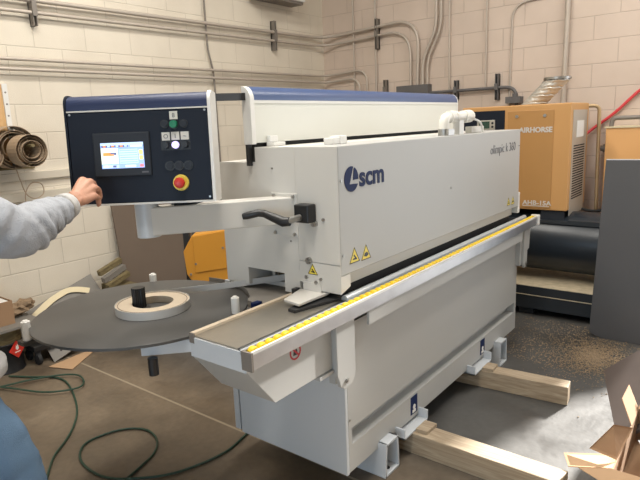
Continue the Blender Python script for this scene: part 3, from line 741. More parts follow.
# ------------------------------------------------------------------ hoses on the floor
def hose(pts, z, label, m='green_hose', r=.006, name='air_hose'):
    bm = B(); tube(bm, smooth_path([(x, y, z) for x, y in pts], 5), r, 8); return tag(out(name, bm, m, smooth=True), label, 'hose')
h1 = [(-.255, 2.643), (-.18, 2.5), (-.095, 2.369), (-.077, 2.232), (-.139, 2.018), (-.241, 1.786), (-.343, 1.635), (-.45, 1.522), (-.557, 1.433), (-.639, 1.33), (-.80, 1.10)]
h2 = [(-.60, 2.62), (-.358, 2.478), (-.218, 2.421), (-.064, 2.322), (.005, 2.216), (-.022, 2.094), (-.084, 2.033), (-.179, 2.079), (-.265, 2.187), (-.349, 2.413), (-.42, 2.55), (-.6, 2.66)]
h3 = [(.30, .80), (.076, .742), (-.044, .726), (-.185, .751), (-.32, .808), (-.421, .901), (-.503, 1.02), (-.523, 1.16), (-.497, 1.298), (-.421, 1.394), (-.323, 1.404), (-.204, 1.353), (-.141, 1.241), (-.172, 1.11), (-.255, 1.021), (-.368, .977), (-.52, .93), (-.75, .83)]
hose(h1, .008, 'green hose running down the floor beside the person\'s leg')
hose(h2, .022, 'narrow green hose loop on the floor beside the black drum')
hose(h3, .008, 'big round green hose loop on the floor left of machine')

# ------------------------------------------------------------------ things against the left wall
# drum with flammable label
t = thing('solvent_drum', (-.20, 2.80, 0), 'black drum with red diamond hazard label at left edge', 'drum')
bm = B(); lathe(bm, [(.0001, 0), (.118, 0), (.122, .006), (.118, .014), (.118, .20), (.121, .206), (.118, .212)], (-.20, 2.80, 0), 40); lathe(bm, [(.118, .298), (.122, .305), (.112, .315), (.0001, .312)], (-.20, 2.80, 0), 40); out('drum_body', bm, 'black', t, smooth=True)
bm = B(); lathe(bm, [(.1175, .212), (.119, .214), (.119, .298), (.1175, .30)], (-.20, 2.80, 0), 40); out('yellow_band', bm, 'oldwood', t, smooth=True)
nrm = V((-.10, -1, 0)).normalized()
bc = V((-.165, 2.80, .145)) + V((.06, -.122, 0)); 
um = mtx_uvw(V((-.165, 2.672, .165)), (.96, .28, 0), (0, 0, 1))
bm = B(); prism(bm, [(0, -.062), (.062, 0), (0, .062), (-.062, 0)], -.003, .003, 'z', um); out('hazard_label', bm, 'red', t)
bm = B(); prism(bm, [(-.012, .005), (0, -.004), (.012, .005), (.010, .022), (.003, .038), (0, .024), (-.008, .030)], .003, .0045, 'z', um); prism(bm, [(-.022, -.014), (.022, -.014), (.022, -.020), (-.022, -.020)], .003, .0045, 'z', um); out('flame_symbol', bm, 'paperwhite', t)
bm = B(); prism(bm, [(-.36, 2.62), (.02, 2.62), (.02, 2.98), (-.36, 2.98)], .318, .334, 'z'); tag(out('shelf_board', bm, 'greysheet'), 'grey board resting on black drum with cardboard box on it', 'board')
t = thing('cardboard_box', (-.18, 2.80, .335), 'open brown cardboard box standing above the black drum', 'box')
bm = B()
for (x0, x1, y0_, y1_) in ((-.30, -.135, 2.72, 2.725), (-.30, -.135, 2.90, 2.905), (-.345, -.34, 2.72, 2.905), (-.135, -.13, 2.72, 2.905)): box(bm, x0, x1, y0_, y1_, .335, .50)
box(bm, -.30, -.135, 2.725, 2.90, .335, .34); out('box_walls', bm, 'cardboard', t)
bm = B(); prism(bm, [(-.30, .50), (-.135, .50), (-.135, .57), (-.30, .585)], 2.90, 2.905, 'y'); out('box_flap', bm, 'cardboard', t)
bm = B(); prism(bm, [(-.29, 2.73), (-.145, 2.73), (-.145, 2.89), (-.29, 2.89)], .46, .495, 'z'); out('box_filling', bm, 'paperwhite', t)
bm = B()
q_ = bmesh.ops.create_icosphere(bm, subdivisions=3, radius=.1)
for v in q_['verts']:
    k = 1 + .35 * math.sin(v.co.x * 60 + v.co.z * 45) * math.cos(v.co.y * 50 + v.co.x * 30)
    v.co = V((v.co.x * .95 * k + .0, v.co.y * .6 * k + 2.86, v.co.z * .45 * k + .43)); v.co.z += v.co.x * .25
    v.co.x += -.025
zmin_ = min(v.co.z for v in bm.verts)
for v in bm.verts: v.co.z += .335 - zmin_
tag(out('crumpled_paper', bm, 'kraft'), 'crumpled brown kraft paper beside the small cardboard box', 'paper')
# leaning grey sheet with a cream strip across it
A_ = [V((.057, 2.975, .314)), V((.60, 2.975, .482)), V((.59, 2.61, .172)), V((.047, 2.61, .004))]
nn = (A_[1] - A_[0]).cross(A_[3] - A_[0]).normalized()
def slab(bm, quad, th):
    n_ = (quad[1] - quad[0]).cross(quad[3] - quad[0]).normalized() * th
    lo = [bm.verts.new(p) for p in quad]; hi = [bm.verts.new(p + n_) for p in quad]
    bm.faces.new(lo); bm.faces.new(hi[::-1])
    for i in range(len(quad)): bm.faces.new((lo[i], hi[i], hi[(i + 1) % len(quad)], lo[(i + 1) % len(quad)]))
bm = B(); slab(bm, A_, .012); tag(out('laminate_sheet', bm, 'greysheet'), 'grey laminate sheet leaning askew against the left wall', 'sheet')
bm = B(); 
sn = V((-.24, -.62, .75)).normalized()
sp = [(.031, 2.901, .265), (.12, 2.922, .305), (.214, 2.944, .346), (.301, 2.952, .377), (.383, 2.948, .40), (.45, 2.917, .404), (.515, 2.869, .399)]
SP = [p - V((0, 0, (2.975 - p.y) * .28)) + sn * .014 for p in smooth_path(sp, 4)]; ribbon(bm, SP, .004, .05, sn)
tag(out('cream_strip', bm, 'cream'), 'cream curved strip lying across the leaning grey sheet', 'strip')
g = 'old wood offcuts by the brown board'
for k, (dz, dy, lab) in enumerate(((0, 0, 'lowest weathered offcut in small stack beside brown board'), (.05, .05, 'second weathered offcut up in small stack beside brown board'), (.10, .10, 'third weathered offcut up in small stack beside brown board'))):
    bm = B(); slab(bm, [V((.575, 2.68 + dy, .43 + dz)), V((.835, 2.78 + dy, .475 + dz)), V((.835, 2.83 + dy, .475 + dz)), V((.575, 2.73 + dy, .43 + dz))], -.04)
    tag(out('timber_offcut', bm, 'oldwood' if k != 1 else 'greysheet'), lab, 'wood', g)
bm = B(); box(bm, .67, .838, 2.60, 2.95, 0, .385); tag(out('wooden_crate', bm, 'oldwood'), 'dark crate under the small offcut stack by the wall', 'crate')
bm = B(); slab(bm, [V((.845, 2.85, .0)), V((1.62, 2.85, .0)), V((1.62, 2.97, 1.03)), V((.845, 2.97, 1.015))], .012); tag(out('hardboard_panel', bm, 'brownboard'), 'tall brown hardboard panel leaning against the left wall', 'board')
bm = B(); slab(bm, [V((1.62, 2.82, .0)), V((2.1, 2.82, .0)), V((2.1, 2.97, .98)), V((1.62, 2.97, .98))], .014); tag(out('dark_panel', bm, 'disc'), 'dark panel standing right of brown hardboard panel', 'board')
bm = B(); box(bm, .95, 1.25, 2.93, 2.955, 1.03, 1.075); tag(out('batten', bm, 'cream'), 'short cream batten on top of the brown hardboard panel', 'batten')

# wall board with pegs and coils of banding
t = thing('peg_board', (.0, 2.98, 1.4), 'orange plywood board with white metal edge strip at upper left', 'board')
bm = B(); box(bm, -.65, .12, 2.975, 3.0, 1.40, 1.965); out('board', bm, 'plywood', t)
bm = B(); box(bm, .12, .155, 2.965, 3.0, 1.38, 1.97); st_ = out('metal_strip', bm, 'white', t)
bm = B()
for k in range(7): cyl(bm, (.138, 2.962, 1.43 + k * .08), (.138, 2.966, 1.43 + k * .08), .006, n=10)
out('strip_hole', bm, 'strut', t)
bm = B(); cyl(bm, (.115, 2.62, 1.54), (.115, 3.0, 1.54), .012, n=14); box(bm, -.1, .28, 2.985, 3.0, 1.37, 1.45)
tag(out('wall_peg', bm, 'oldwood'), 'wooden wall peg through the hanging banding coils', 'peg')
def spiral_coil(cx, cz, y0_, y1_, r0, r1, turns, label, seed, wob=.0):
    rnd = random.Random(seed); bm = B(); n_ = int(turns * 28); pts = []
    for i in range(n_ + 1):
        a = 2 * PI * turns * i / n_; r = r0 + (r1 - r0) * i / n_ + wob * math.sin(a * .7 + seed)
        pts.append(V((cx + r * math.cos(a), (y0_ + y1_) / 2 + .012 * math.sin(a * .37 + seed), cz + r * math.sin(a))))
    ribbon(bm, pts, y1_ - y0_, .0018, V((0, 1, 0))); tag(out('banding_coil', bm, 'kraft', smooth=False), label, 'coil', 'banding coils hanging on the wall')
M['kraft'] = mat('brown_banding', (.40, .30, .205), .5, var=.25, scale=12)
spiral_coil(.125, 1.505, 2.66, 2.80, .05, .115, 5.3, 'brown banding coil hanging frontmost on the wall peg', 1, .008)
spiral_coil(.09, 1.525, 2.83, 2.965, .08, .155, 5.2, 'wide brown banding coil hanging behind frontmost coil', 2, .010)
spiral_coil(-.14, 1.49, 2.72, 2.93, .03, .10, 6.0, 'brown banding coil hanging left, cut by picture edge', 3, .006)
bm = B(); tube(bm, smooth_path([(.06, 2.80, 1.40), (.08, 2.80, 1.3), (.11, 2.80, 1.20), (.17, 2.80, 1.165), (.23, 2.80, 1.20), (.22, 2.80, 1.265), (.15, 2.80, 1.275), (.10, 2.80, 1.20), (.10, 2.80, 1.08), (.105, 2.80, .96)]), .004, 6)
tag(out('loose_banding', bm, 'kraft', smooth=True), 'thin loose banding tail looping down below the coils', 'strip')

# cardboard offcut on the floor, dark castor dolly under the plate
bm = B(); slab(bm, [V((-.02, 2.56, .004)), V((.05, 2.372, .004)), V((.345, 2.57, .004)), V((.24, 2.59, .004))], .004); tag(out('cardboard_sheet', bm, 'cardboard_in'), 'flat tan cardboard piece on the floor under the round plate', 'cardboard')
t = thing('floor_dolly', (.02, 2.72, 0), 'low black dolly on floor beside the black drum', 'dolly')
bm = B(); box(bm, -.06, .16, 2.66, 2.84, .10, .14); box(bm, .02, .10, 2.72, 2.80, .14, .22); out('dolly_deck', bm, 'black', t, bevel=.005)
for (x, y) in ((-.03, 2.68), (.13, 2.68), (-.03, 2.82), (.13, 2.82)):
    bm = B(); cyl(bm, (x - .012, y, .04), (x + .012, y, .04), .04, n=20); box(bm, x - .018, x + .018, y - .012, y + .012, .045, .102); out('castor', bm, 'rubber', t)

# orange hopper on a black stand behind the machine
t = thing('orange_hopper', (.95, 1.97, 0), 'small orange faceted hopper on black post behind the control arm', 'hopper')
hm = mtx_uvw(V((.955, 1.955, .495)), (.62, -.78, 0), (0, 0, 1))
bm = B(); prism(bm, [(-.095, -.05), (.185, -.05), (.185, .375), (-.085, .335), (-.158, .215), (-.145, .04)], -.22, .0, 'z', hm); out('hopper_body', bm, 'orange', t, bevel=.005)
bm = B(); prism(bm, [(-.080, .05), (.178, .08), (.178, .368), (-.080, .328)], 0, .008, 'z', hm); out('hopper_lid', bm, 'orange', t, bevel=.003)
for (u, v) in ((-.115, .04), (.14, .235), (-.07, .12)):
    bm = B(); cyl(bm, hm @ V((u, v, .0)), hm @ V((u, v, .012)), .009, n=10); out('hopper_bolt', bm, 'strut', t)
bm = B(); box(bm, -.175, -.125, -.495, .40, -.14, -.10, hm); out('post', bm, 'black', t)
bm = B(); box(bm, .186, .20, -.495, .37, -.22, -.01, hm); out('side_plate', bm, 'black', t)
bm = B(); box(bm, -.17, .18, -.495, -.05, -.20, -.02, hm); out('stand', bm, 'black', t)

# ------------------------------------------------------------------ compressor, tank and neighbours
cmp_ = thing('air_compressor', (3.2, .36, .84), 'tall orange air compressor cabinet standing on the black tank', 'compressor')
CX0, CX1, CY0, CY1, CZ0, CZ1 = 2.95, 3.50, -.085, .80, .845, 1.69
bm = B(); box(bm, CX0, CX1, CY0, CY1, CZ0, CZ1); body = out('cabinet', bm, 'orange2', cmp_, bevel=.008)
bm = B(); box(bm, CX0 - .006, CX0, .04, .405, .862, 1.645); dr = out('front_door', bm, 'door_orange', cmp_, bevel=.003)
for y in (.11, .33):
    bm = B(); cyl(bm, (CX0 - .012, y, 1.60), (CX0 - .004, y, 1.60), .013, n=14); out('door_lock', bm, 'steel', dr)
bm = B(); box(bm, CX0 - .004, CX0 + .001, .43, .785, 1.32, 1.655); out('control_fascia', bm, 'navy', cmp_)
bm = B(); box(bm, CX0 - .012, CX0 - .003, .51, .665, 1.50, 1.58); ctl = out('controller', bm, 'grille', cmp_, bevel=.002)
bm = B(); box(bm, CX0 - .014, CX0 - .011, .555, .645, 1.512, 1.570); out('controller_display', bm, 'lcd', ctl)
bm = B()
for z in (1.525, 1.555): cyl(bm, (CX0 - .016, .53, z), (CX0 - .011, .53, z), .010, n=12)
out('controller_key', bm, 'bezel', ctl)
wm = lambda y, z: mtx_uvw((CX0 - .007, y, z), (0, -1, 0), (0, 0, 1))
bm = text_bm('AIRHORSE', .056, wm(.308, 1.472), .001, .0022, 1.0); out('door_lettering', bm, 'coil_face', dr)
bm = text_bm('AHB-15A', .050, wm(.262, .886), .001, .0012, 1.15); out('model_lettering', bm, 'coil_face', dr)
bm = B(); box(bm, CX0 - .008, CX0 - .0055, .05, .262, .874, .880); out('model_line', bm, 'coil_face', dr)
bm = B(); box(bm, CX0 + .06, CX1 - .06, CY0 - .004, CY0 + .001, .80, 1.635); gr = out('side_grille', bm, 'grille', cmp_)
for k in range(22):
    z = .93 + k * .020
    bm = B(); box(bm, CX0 + .10, CX1 - .12, CY0 - .007, CY0 - .003, z, z + .009); out('louvre', bm, 'hole', gr)
bm = B(); box(bm, CX0 + .17, CX1 - .17, CY0 - .007, CY0 - .003, 1.42, 1.55); out('side_label', bm, 'paperwhite', cmp_)
bm = B()
box(bm, CX0 + .02, CX0 + .10, -.06, .12, .76, .846); box(bm, CX0 + .02, CX0 + .10, .6, .78, .76, .846); box(bm, CX1 - .14, CX1 - .04, -.05, .78, .77, .846)
out('mounting_foot', bm, 'bezel', cmp_)

tk = thing('air_tank', (3.15, .2, 0), 'long black horizontal air tank on a skid under the compressor', 'tank')
def hcyl(bm, prof, x, z, n=40):
    rings = []
    for y, r in prof: rings.append([bm.verts.new(V((x + r * math.cos(2 * PI * k / n), y, z + r * math.sin(2 * PI * k / n)))) for k in range(n)])
    for a, b in zip(rings, rings[1:]):
        for k in range(n): bm.faces.new((a[k], a[(k + 1) % n], b[(k + 1) % n], b[k]))
    bm.faces.new(rings[0]); bm.faces.new(rings[-1][::-1])
TX, TZ, TR = 3.13, .565, .255
bm = B(); hcyl(bm, [(-1.05, .02), (-1.04, .10), (-1.0, .18), (-.93, .235), (-.85, TR), (1.15, TR), (1.23, .235), (1.3, .18), (1.34, .1), (1.35, .02)], TX, TZ); out('tank_shell', bm, 'tank', tk, smooth='all')
bm = B(); box(bm, TX - .20, TX + .25, -.62, -.10, .765, .775); box(bm, TX - .2, TX + .25, -.6, .9, .74, .765); out('top_platform', bm, 'skid', tk)
bm = B(); box(bm, 2.76, 3.5, -1.1, 1.4, .06, .245); sk = out('skid', bm, 'skid', tk)
bm = B(); box(bm, 2.762, 3.49, -1.09, 1.39, .245, .250); out('dusty_top', bm, 'duststeel', sk)
bm = B(); box(bm, 2.755, 2.76, -1.1, 1.4, .17, .176); out('skid_seam', bm, 'duststeel', sk)
bm = B()
for y in (-.9, .1, 1.2): box(bm, 2.80, 3.45, y, y + .12, 0, .06)
out('skid_foot', bm, 'skid', tk)
bm = B()
for y in (-.7, .9): box(bm, TX - .18, TX + .18, y, y + .05, .25, .42)
out('tank_saddle', bm, 'tank', tk)

# foil duct on the compressor top
bm = B(); d0, d1 = V((3.30, .315, 1.692)), V((3.30, .125, 1.885))
rings = []
for i in range(21):
    p = d0.lerp(d1, i / 20); rad = .100 + .0035 * math.sin(i * 2.1) + .002 * (i % 2)
    rings.append([bm.verts.new(p + V((rad * math.cos(2 * PI * k / 28) * 1.0, rad * (1 + .03 * math.sin(k * 2.3 + i)) * math.sin(2 * PI * k / 28), .003 * math.sin(k * 1.7 + i)))) for k in range(28)])
for a_, b_ in zip(rings, rings[1:]):
    for k in range(28): bm.faces.new((a_[k], a_[(k + 1) % 28], b_[(k + 1) % 28], b_[k]))
bm.faces.new(rings[0]); bm.faces.new(rings[-1][::-1])
duct = out('foil_duct', bm, 'foil', smooth=True); tag(duct, 'silver foil duct slanting up from the orange compressor top', 'duct')
bm = B(); lathe(bm, [(.104, 0), (.108, 0), (.108, .02), (.0001, .02)], d1 + V((0, 0, .002)), 28); out('duct_collar', bm, 'steel', duct, smooth=True)
# brass hoop pipe right of the compressor
bm = B(); tube(bm, rounded_corner_path([(3.50, -.03, 1.66), (3.56, -.03, 1.665), (3.60, -.145, 1.665), (3.61, -.165, .55)], .05, 6), .015, 12); ppe = out('outlet_pipe', bm, 'copper', smooth=True); tag(ppe, 'brass outlet pipe looping down right of the orange compressor', 'pipe')
bm = B(); cyl(bm, (3.61, -.165, .66), (3.61, -.165, .76), .030, n=16); out('valve_body', bm, 'skid', ppe, smooth=True)
bm = B(); cyl(bm, (3.605, -.165, .55), (3.605, -.165, .245), .022, n=16); out('lower_riser', bm, 'skid', ppe, smooth=True)
bm = B(); tube(bm, smooth_path([(3.42, -.09, .80), (3.40, -.20, .79), (3.42, -.32, .83), (3.45, -.42, .90), (3.46, -.55, .92)]), .012, 8); tag(out('black_cable', bm, 'rubber', smooth=True), 'short black cable curving behind the slate grey board', 'cable')
# second orange cabinet at the right edge
t = thing('air_dryer', (3.75, -.55, 0), 'pale orange cabinet at right edge behind the slate grey board', 'cabinet')
bm = B(); box(bm, 3.55, 3.88, -.95, -.215, .45, 1.475); out('cabinet', bm, 'orange3', t, bevel=.006)
bm = B(); box(bm, 3.55, 3.88, -.95, -.215, 0, .45); out('cabinet_base', bm, 'skid', t)
bm = B(); box(bm, 3.54, 3.885, -.96, -.205, 1.475, 1.487); out('cabinet_lid', bm, 'cream', t)
bm = B(); tube(bm, rounded_corner_path([(3.6, -.245, 1.48), (3.6, -.25, 1.555), (3.6, -.80, 1.56), (3.6, -.80, 1.48)], .06, 6), .018, 12); out('top_handle', bm, 'strut', t, smooth=True)
bm = B(); cyl(bm, (3.69, -.215, 1.30), (3.69, -.175, 1.30), .035, n=18); cyl(bm, (3.69, -.175, 1.30), (3.69, -.155, 1.30), .024, n=18); out('side_port', bm, 'strut', t, smooth=True)
# red hose against the back wall
bm = B(); tube(bm, smooth_path([(3.60, .10, 1.34), (3.78, .02, 1.40), (3.86, -.05, 1.47), (3.87, -.22, 1.605), (3.87, -.42, 1.80), (3.87, -.75, 2.05)]), .013, 10); tag(out('red_air_hose', bm, 'red_hose', smooth=True), 'red air hose rising along the back wall at right', 'hose')

# slate grey board standing on the floor
bm = B(); zt_ = 1.285; r = .10
pts = [(-.43, zt_), (-.385 - .004, .10)]
pts += [(-.385 - r + r * math.cos(a), r * .55 - r * .55 * math.sin(a)) for a in [math.radians(k) for k in range(10, 91, 10)]]
pts += [(-.785, 0), (-.79, zt_)]
prism(bm, pts, 2.53, 2.562, 'x'); brd = out('slate_board', bm, 'board', bevel=.003)
tag(brd, 'large slate grey board standing upright at the right edge', 'board')
bm = B(); box(bm, 2.532, 2.56, -.789, -.432, zt_, zt_ + .004); out('edge_band', bm, 'cool_white', brd)
bm = B(); box(bm, 2.562, 2.755, -.66, -.62, .05, .20); out('rear_brace', bm, 'skid', brd)

# sawdust spread on the floor near the board
bm = B(); rnd = random.Random(4); made = 0
while made < 6800:
    th_ = rnd.uniform(0, 2 * PI); rad = abs(rnd.gauss(0, .62)); x = 2.16 + .34 * rad * math.cos(th_) * 1.1; y = -.50 + .24 * rad * math.sin(th_)
    if rnd.random() < .25: x = rnd.uniform(1.85, 2.72); y = rnd.gauss(-.25, .28)
    if x > 2.74 or (x > 2.52 and y < -.38): continue
    q = rnd.uniform(.003, .0095); z = rnd.uniform(.0008, .004); a_ = rnd.uniform(0, PI)
    vs = [bm.verts.new((x + q * math.cos(a_ + t), y + q * math.sin(a_ + t) * rnd.uniform(.5, 1), z + rnd.uniform(0, .003))) for t in (0, 2.1, 4.2)]
    ap = bm.verts.new((x, y, z + .004))
    for i in range(3): bm.faces.new((vs[i], vs[(i + 1) % 3], ap))
    made += 1
tag(out('sawdust', bm, 'sawdust'), 'tan sawdust scattered on the floor before the slate board', 'sawdust', None, 'stuff')

# panel by the cardboard box, tilted so its darkened face misses the sun
bm = B(); slab(bm, [V((1.96, -.60, .0)), V((1.15, -.83, .0)), V((1.25, -1.20, .33)), V((2.06, -.97, .33))], -.014)
tag(out('floor_panel', bm, 'beigepanel'), 'shaded panel tilted up from the floor behind the torn carton', 'panel')

# torn cardboard carton, bottom right
t = thing('torn_carton', (.95, -1.15, 0), 'torn open cardboard carton with splayed flaps at bottom right', 'box')
bm = B()
X0, X1, Y0, Y1, H = .62, 1.22, -1.45, -.90, .16
slab(bm, [V((X0, Y0, 0)), V((X1, Y0, 0)), V((X1, Y1, 0)), V((X0, Y1, 0))], .004)
slab(bm, [V((X0, Y1, 0)), V((X1, Y1, 0)), V((X1, Y1, H)), V((X0, Y1, H))], .004)
slab(bm, [V((X0, Y0, 0)), V((X0, Y1, 0)), V((X0, Y1, H)), V((X0, Y0, H))], .004)
slab(bm, [V((X1, Y0, 0)), V((X1, Y1, 0)), V((X1, Y1, H)), V((X1, Y0, H))], .004)
slab(bm, [V((X0, Y0, 0)), V((X1, Y0, 0)), V((X1, Y0, H)), V((X0, Y0, H))], .004)
out('carton_walls', bm, 'cardboard', t)
def flap(q, m='cardboard'):
    bm = B(); slab(bm, [V(p) for p in q], .004); out('carton_flap', bm, m, t)
flap([(.70, Y1, H), (.86, Y1 - .03, .24), (.76, -.87, .285), (.66, -.80, .20)])
flap([(X0, -1.25, H), (X0, Y1, H), (.60, -.775, .13), (.535, -.96, .11)], 'cardboard_in')
flap([(X0, Y1, H), (.78, Y1, H - .02), (.66, -.70, .14), (.60, -.735, .12)], 'cardboard_in')
flap([(1.03, Y1, H), (X1, Y1, H), (1.30, -.84, .24), (1.12, -.84, .24)])
flap([(X1, -1.40, H), (X1, Y1, H), (1.38, -.93, .27), (1.36, -1.40, .30)], 'cardboard_in')
flap([(X0, Y0, H), (X0, -1.27, H), (.53, -1.08, .10), (.53, -1.4, .12)])
bm = B(); q_ = bmesh.ops.create_icosphere(bm, subdivisions=4, radius=.17)
for v in q_['verts']:
    k = 1 + .16 * math.sin(v.co.x * 55 + 1) * math.sin(v.co.y * 47) + .10 * math.sin(v.co.z * 80 + v.co.x * 30)
    v.co = V((v.co.x * k * 1.1 + .95, v.co.y * k * 1.1 - 1.17, v.co.z * k * .55 + .115))
tag(out('plastic_film', bm, 'plastic_film', smooth=True), 'crumpled clear plastic film stuffed inside the torn carton', 'plastic')
bm = B(); q_ = bmesh.ops.create_icosphere(bm, subdivisions=3, radius=.075)
for v in q_['verts']:
    k = 1 + .25 * math.sin(v.co.x * 70 + 2) * math.cos(v.co.y * 60)
    v.co = V((v.co.x * k + 1.03, v.co.y * k - 1.02, v.co.z * k * .6 + .235))
tag(out('black_bag', bm, 'rubber', smooth=True), 'crumpled black plastic bag on top in torn carton', 'bag')

# ------------------------------------------------------------------ person
def skin(name, joints, edges, m, parent, sub=2, root=0):
    me = bpy.data.meshes.new(name); base_ = WL[parent.as_pointer()] if parent else V((0, 0, 0))
    me.from_pydata([tuple(V(p) - base_) for p, r in joints], edges, []); o = bpy.data.objects.new(name, me); C.objects.link(o)
    o.parent = parent; me.materials.append(M[m])
    md = o.modifiers.new('skin', 'SKIN'); md.use_smooth_shade = True
    o.modifiers.new('sub', 'SUBSURF').levels = sub; o.modifiers['sub'].render_levels = sub
    sv = me.skin_vertices[0].data
    for i, (p, r) in enumerate(joints):
        sv[i].radius = r if isinstance(r, tuple) else (r, r); sv[i].use_root = (i == root)
    WL[o.as_pointer()] = base_
    # apply to plain mesh
    dg = bpy.context.evaluated_depsgraph_get(); dg.update()
    nm = bpy.data.meshes.new_from_object(o.evaluated_get(dg)); nm.name = name
    o.modifiers.clear(); o.data = nm
    for p in nm.polygons: p.use_smooth = True
    return o
def chain(n, s=0): return [(s + i, s + i + 1) for i in range(n - 1)]

per = thing('person', (-1.10, .60, 0), 'person in grey sweatshirt and blue jeans reaching for the control panel', 'person')
TS = V((-.045, .06, 0))
SH = V((-1.172, .456, 1.43)); EL = V((-.99, .454, 1.322)); WR = V((-.775, .537, 1.374))
KN = {'i': V((-.697, .583, 1.449)), 'm': V((-.679, .570, 1.441)), 'r': V((-.672, .554, 1.419)), 'p': V((-.684, .537, 1.391))}
PALM = V((-.737, .545, 1.409))
# body: torso, head, legs, arms, right hand - one mesh
J = [((-1.15, .63, .95), (.13, .16)),            # 0 pelvis
     ((-1.15, .63, 1.12), (.11, .145)), ((-1.15, .63, 1.30), (.115, .165)), ((-1.14, .63, 1.42), (.08, .13)),  # 1-3
     ((-1.13, .63, 1.50), .055), ((-1.10, .63, 1.58), .075), ((-1.09, .63, 1.66), .092), ((-1.10, .63, 1.74), .075),  # 4-7
     ((-1.15, .53, .90), .085), ((-1.02, .47, .50), .058), ((-1.08, .46, .10), .042), ((-1.0, .455, .05), .04), ((-.90, .45, .035), .03),  # 8-12
     ((-1.15, .73, .90), .085), ((-1.12, .76, .50), .058), ((-1.18, .77, .10), .042), ((-1.10, .77, .05), .04), ((-1.0, .77, .035), .03),  # 13-17
     (SH, .058), (EL, .043), (EL.lerp(WR, .55), .038), (WR, (.034, .040)), (PALM, (.028, .048)),  # 18-22
     ((-1.17, .81, 1.42), .058), ((-1.18, .88, 1.15), .043), ((-1.05, .86, .95), .028), ((-1.0, .85, .89), (.03, .02))]  # 23-26
E_ = [(0, 1), (1, 2), (2, 3), (3, 4), (4, 5), (5, 6), (6, 7), (0, 8), (8, 9), (9, 10), (10, 11), (11, 12), (0, 13), (13, 14), (14, 15), (15, 16), (16, 17),
      (3, 18), (18, 19), (19, 20), (20, 21), (21, 22), (3, 23), (23, 24), (24, 25), (25, 26)]
J = [((V(p) + TS if k not in (18, 19, 20, 21, 22) else p), r) for k, (p, r) in enumerate(J)]
body_ = skin('body', J, E_, 'skin', per)
# fingers: knuckle, curl forward and down, tips back toward the palm
fw = V((.60, .56, -.30)).normalized(); dn = V((.18, .14, -.97)).normalized(); bk = V((-.55, -.30, -.55)).normalized()
meshes = [body_]
def finger(kn, L, r):
    a = WR.lerp(PALM, .1).lerp(kn, .08); p1 = kn + fw * L[0]; p2 = p1 + dn * L[1]; p3 = p2 + bk * L[2]
    return skin('finger', [(a, (.019, .021)), (a.lerp(kn, .5) + V((0, 0, -.003)), (.018, .019)), (kn, r * 1.3), (kn.lerp(p1, .5), r * 1.05), (p1, r * 1.12), (p2, r * 1.0), (p3, r * .82)], chain(7), 'skin', per)
fingers = [finger(KN['i'], (.040, .026, .02), .0112), finger(KN['m'], (.044, .029, .021), .0118), finger(KN['r'], (.041, .027, .02), .0114), finger(KN['p'], (.032, .021, .017), .0102)]
th = skin('thumb', [(WR.lerp(PALM, .3) + V((.0, .012, .004)), .013), (V((-.715, .592, 1.412)), .0125), (V((-.688, .612, 1.405)), .011), (V((-.668, .618, 1.392)), .009)], chain(4), 'skin', per)
# join hand pieces into the body so that the body is one continuous figure
def join_into(dst, srcs):
    bm = bmesh.new(); bm.from_mesh(dst.data)
    for s in srcs: bm.from_mesh(s.data)
    bm.to_mesh(dst.data); bm.free()
    for p in dst.data.polygons: p.use_smooth = True
    for s in srcs: bpy.data.objects.remove(s)
# face
bm = B()
hc = V((-1.095, .63, 1.64)) + TS
for s in (-1, 1):
    sphere(bm, hc + V((.082, .032 * s, .012)), .012, seg=12); sphere(bm, hc + V((-.005, .092 * s, 0)), .03, (.6, .35, 1), 12)
sphere(bm, hc + V((.10, 0, -.02)), .018, (.9, .7, 1.3), 12); sphere(bm, hc + V((.082, 0, -.062)), .022, (.5, 1.2, .3), 12)
fo = out('face', bm, 'skin', per, smooth='all', loc=(-1.10, .60, 0))
join_into(body_, fingers + [th, fo])
# clean remesh so the hand flows into the wrist
rm = body_.modifiers.new('remesh', 'REMESH'); rm.mode = 'VOXEL'; rm.voxel_size = .0042; rm.use_smooth_shade = True
sm = body_.modifiers.new('smooth', 'SMOOTH'); sm.factor = .5; sm.iterations = 3
dg_ = bpy.context.evaluated_depsgraph_get(); dg_.update()
bmesh_ = bmesh.new(); bmesh_.from_mesh(body_.evaluated_get(dg_).data); body_.modifiers.clear()
seen, isl = set(), []
for v0 in bmesh_.verts:
    if v0 in seen: continue
    st, comp = [v0], []; seen.add(v0)
    while st:
        q = st.pop(); comp.append(q)
        for e in q.link_edges:
            o_ = e.other_vert(q)
            if o_ not in seen: seen.add(o_); st.append(o_)
    isl.append(comp)
isl.sort(key=len)
for comp in isl[:-1]:
    for v in comp: bmesh_.verts.remove(v)
bmesh_.to_mesh(body_.data); bmesh_.free()
for p in body_.data.polygons: p.use_smooth = True
# hair
bm = B(); sphere(bm, hc + V((-.02, 0, .045)), .108, (1, .95, .85), 24); out('hair', bm, 'hair', per, smooth='all')
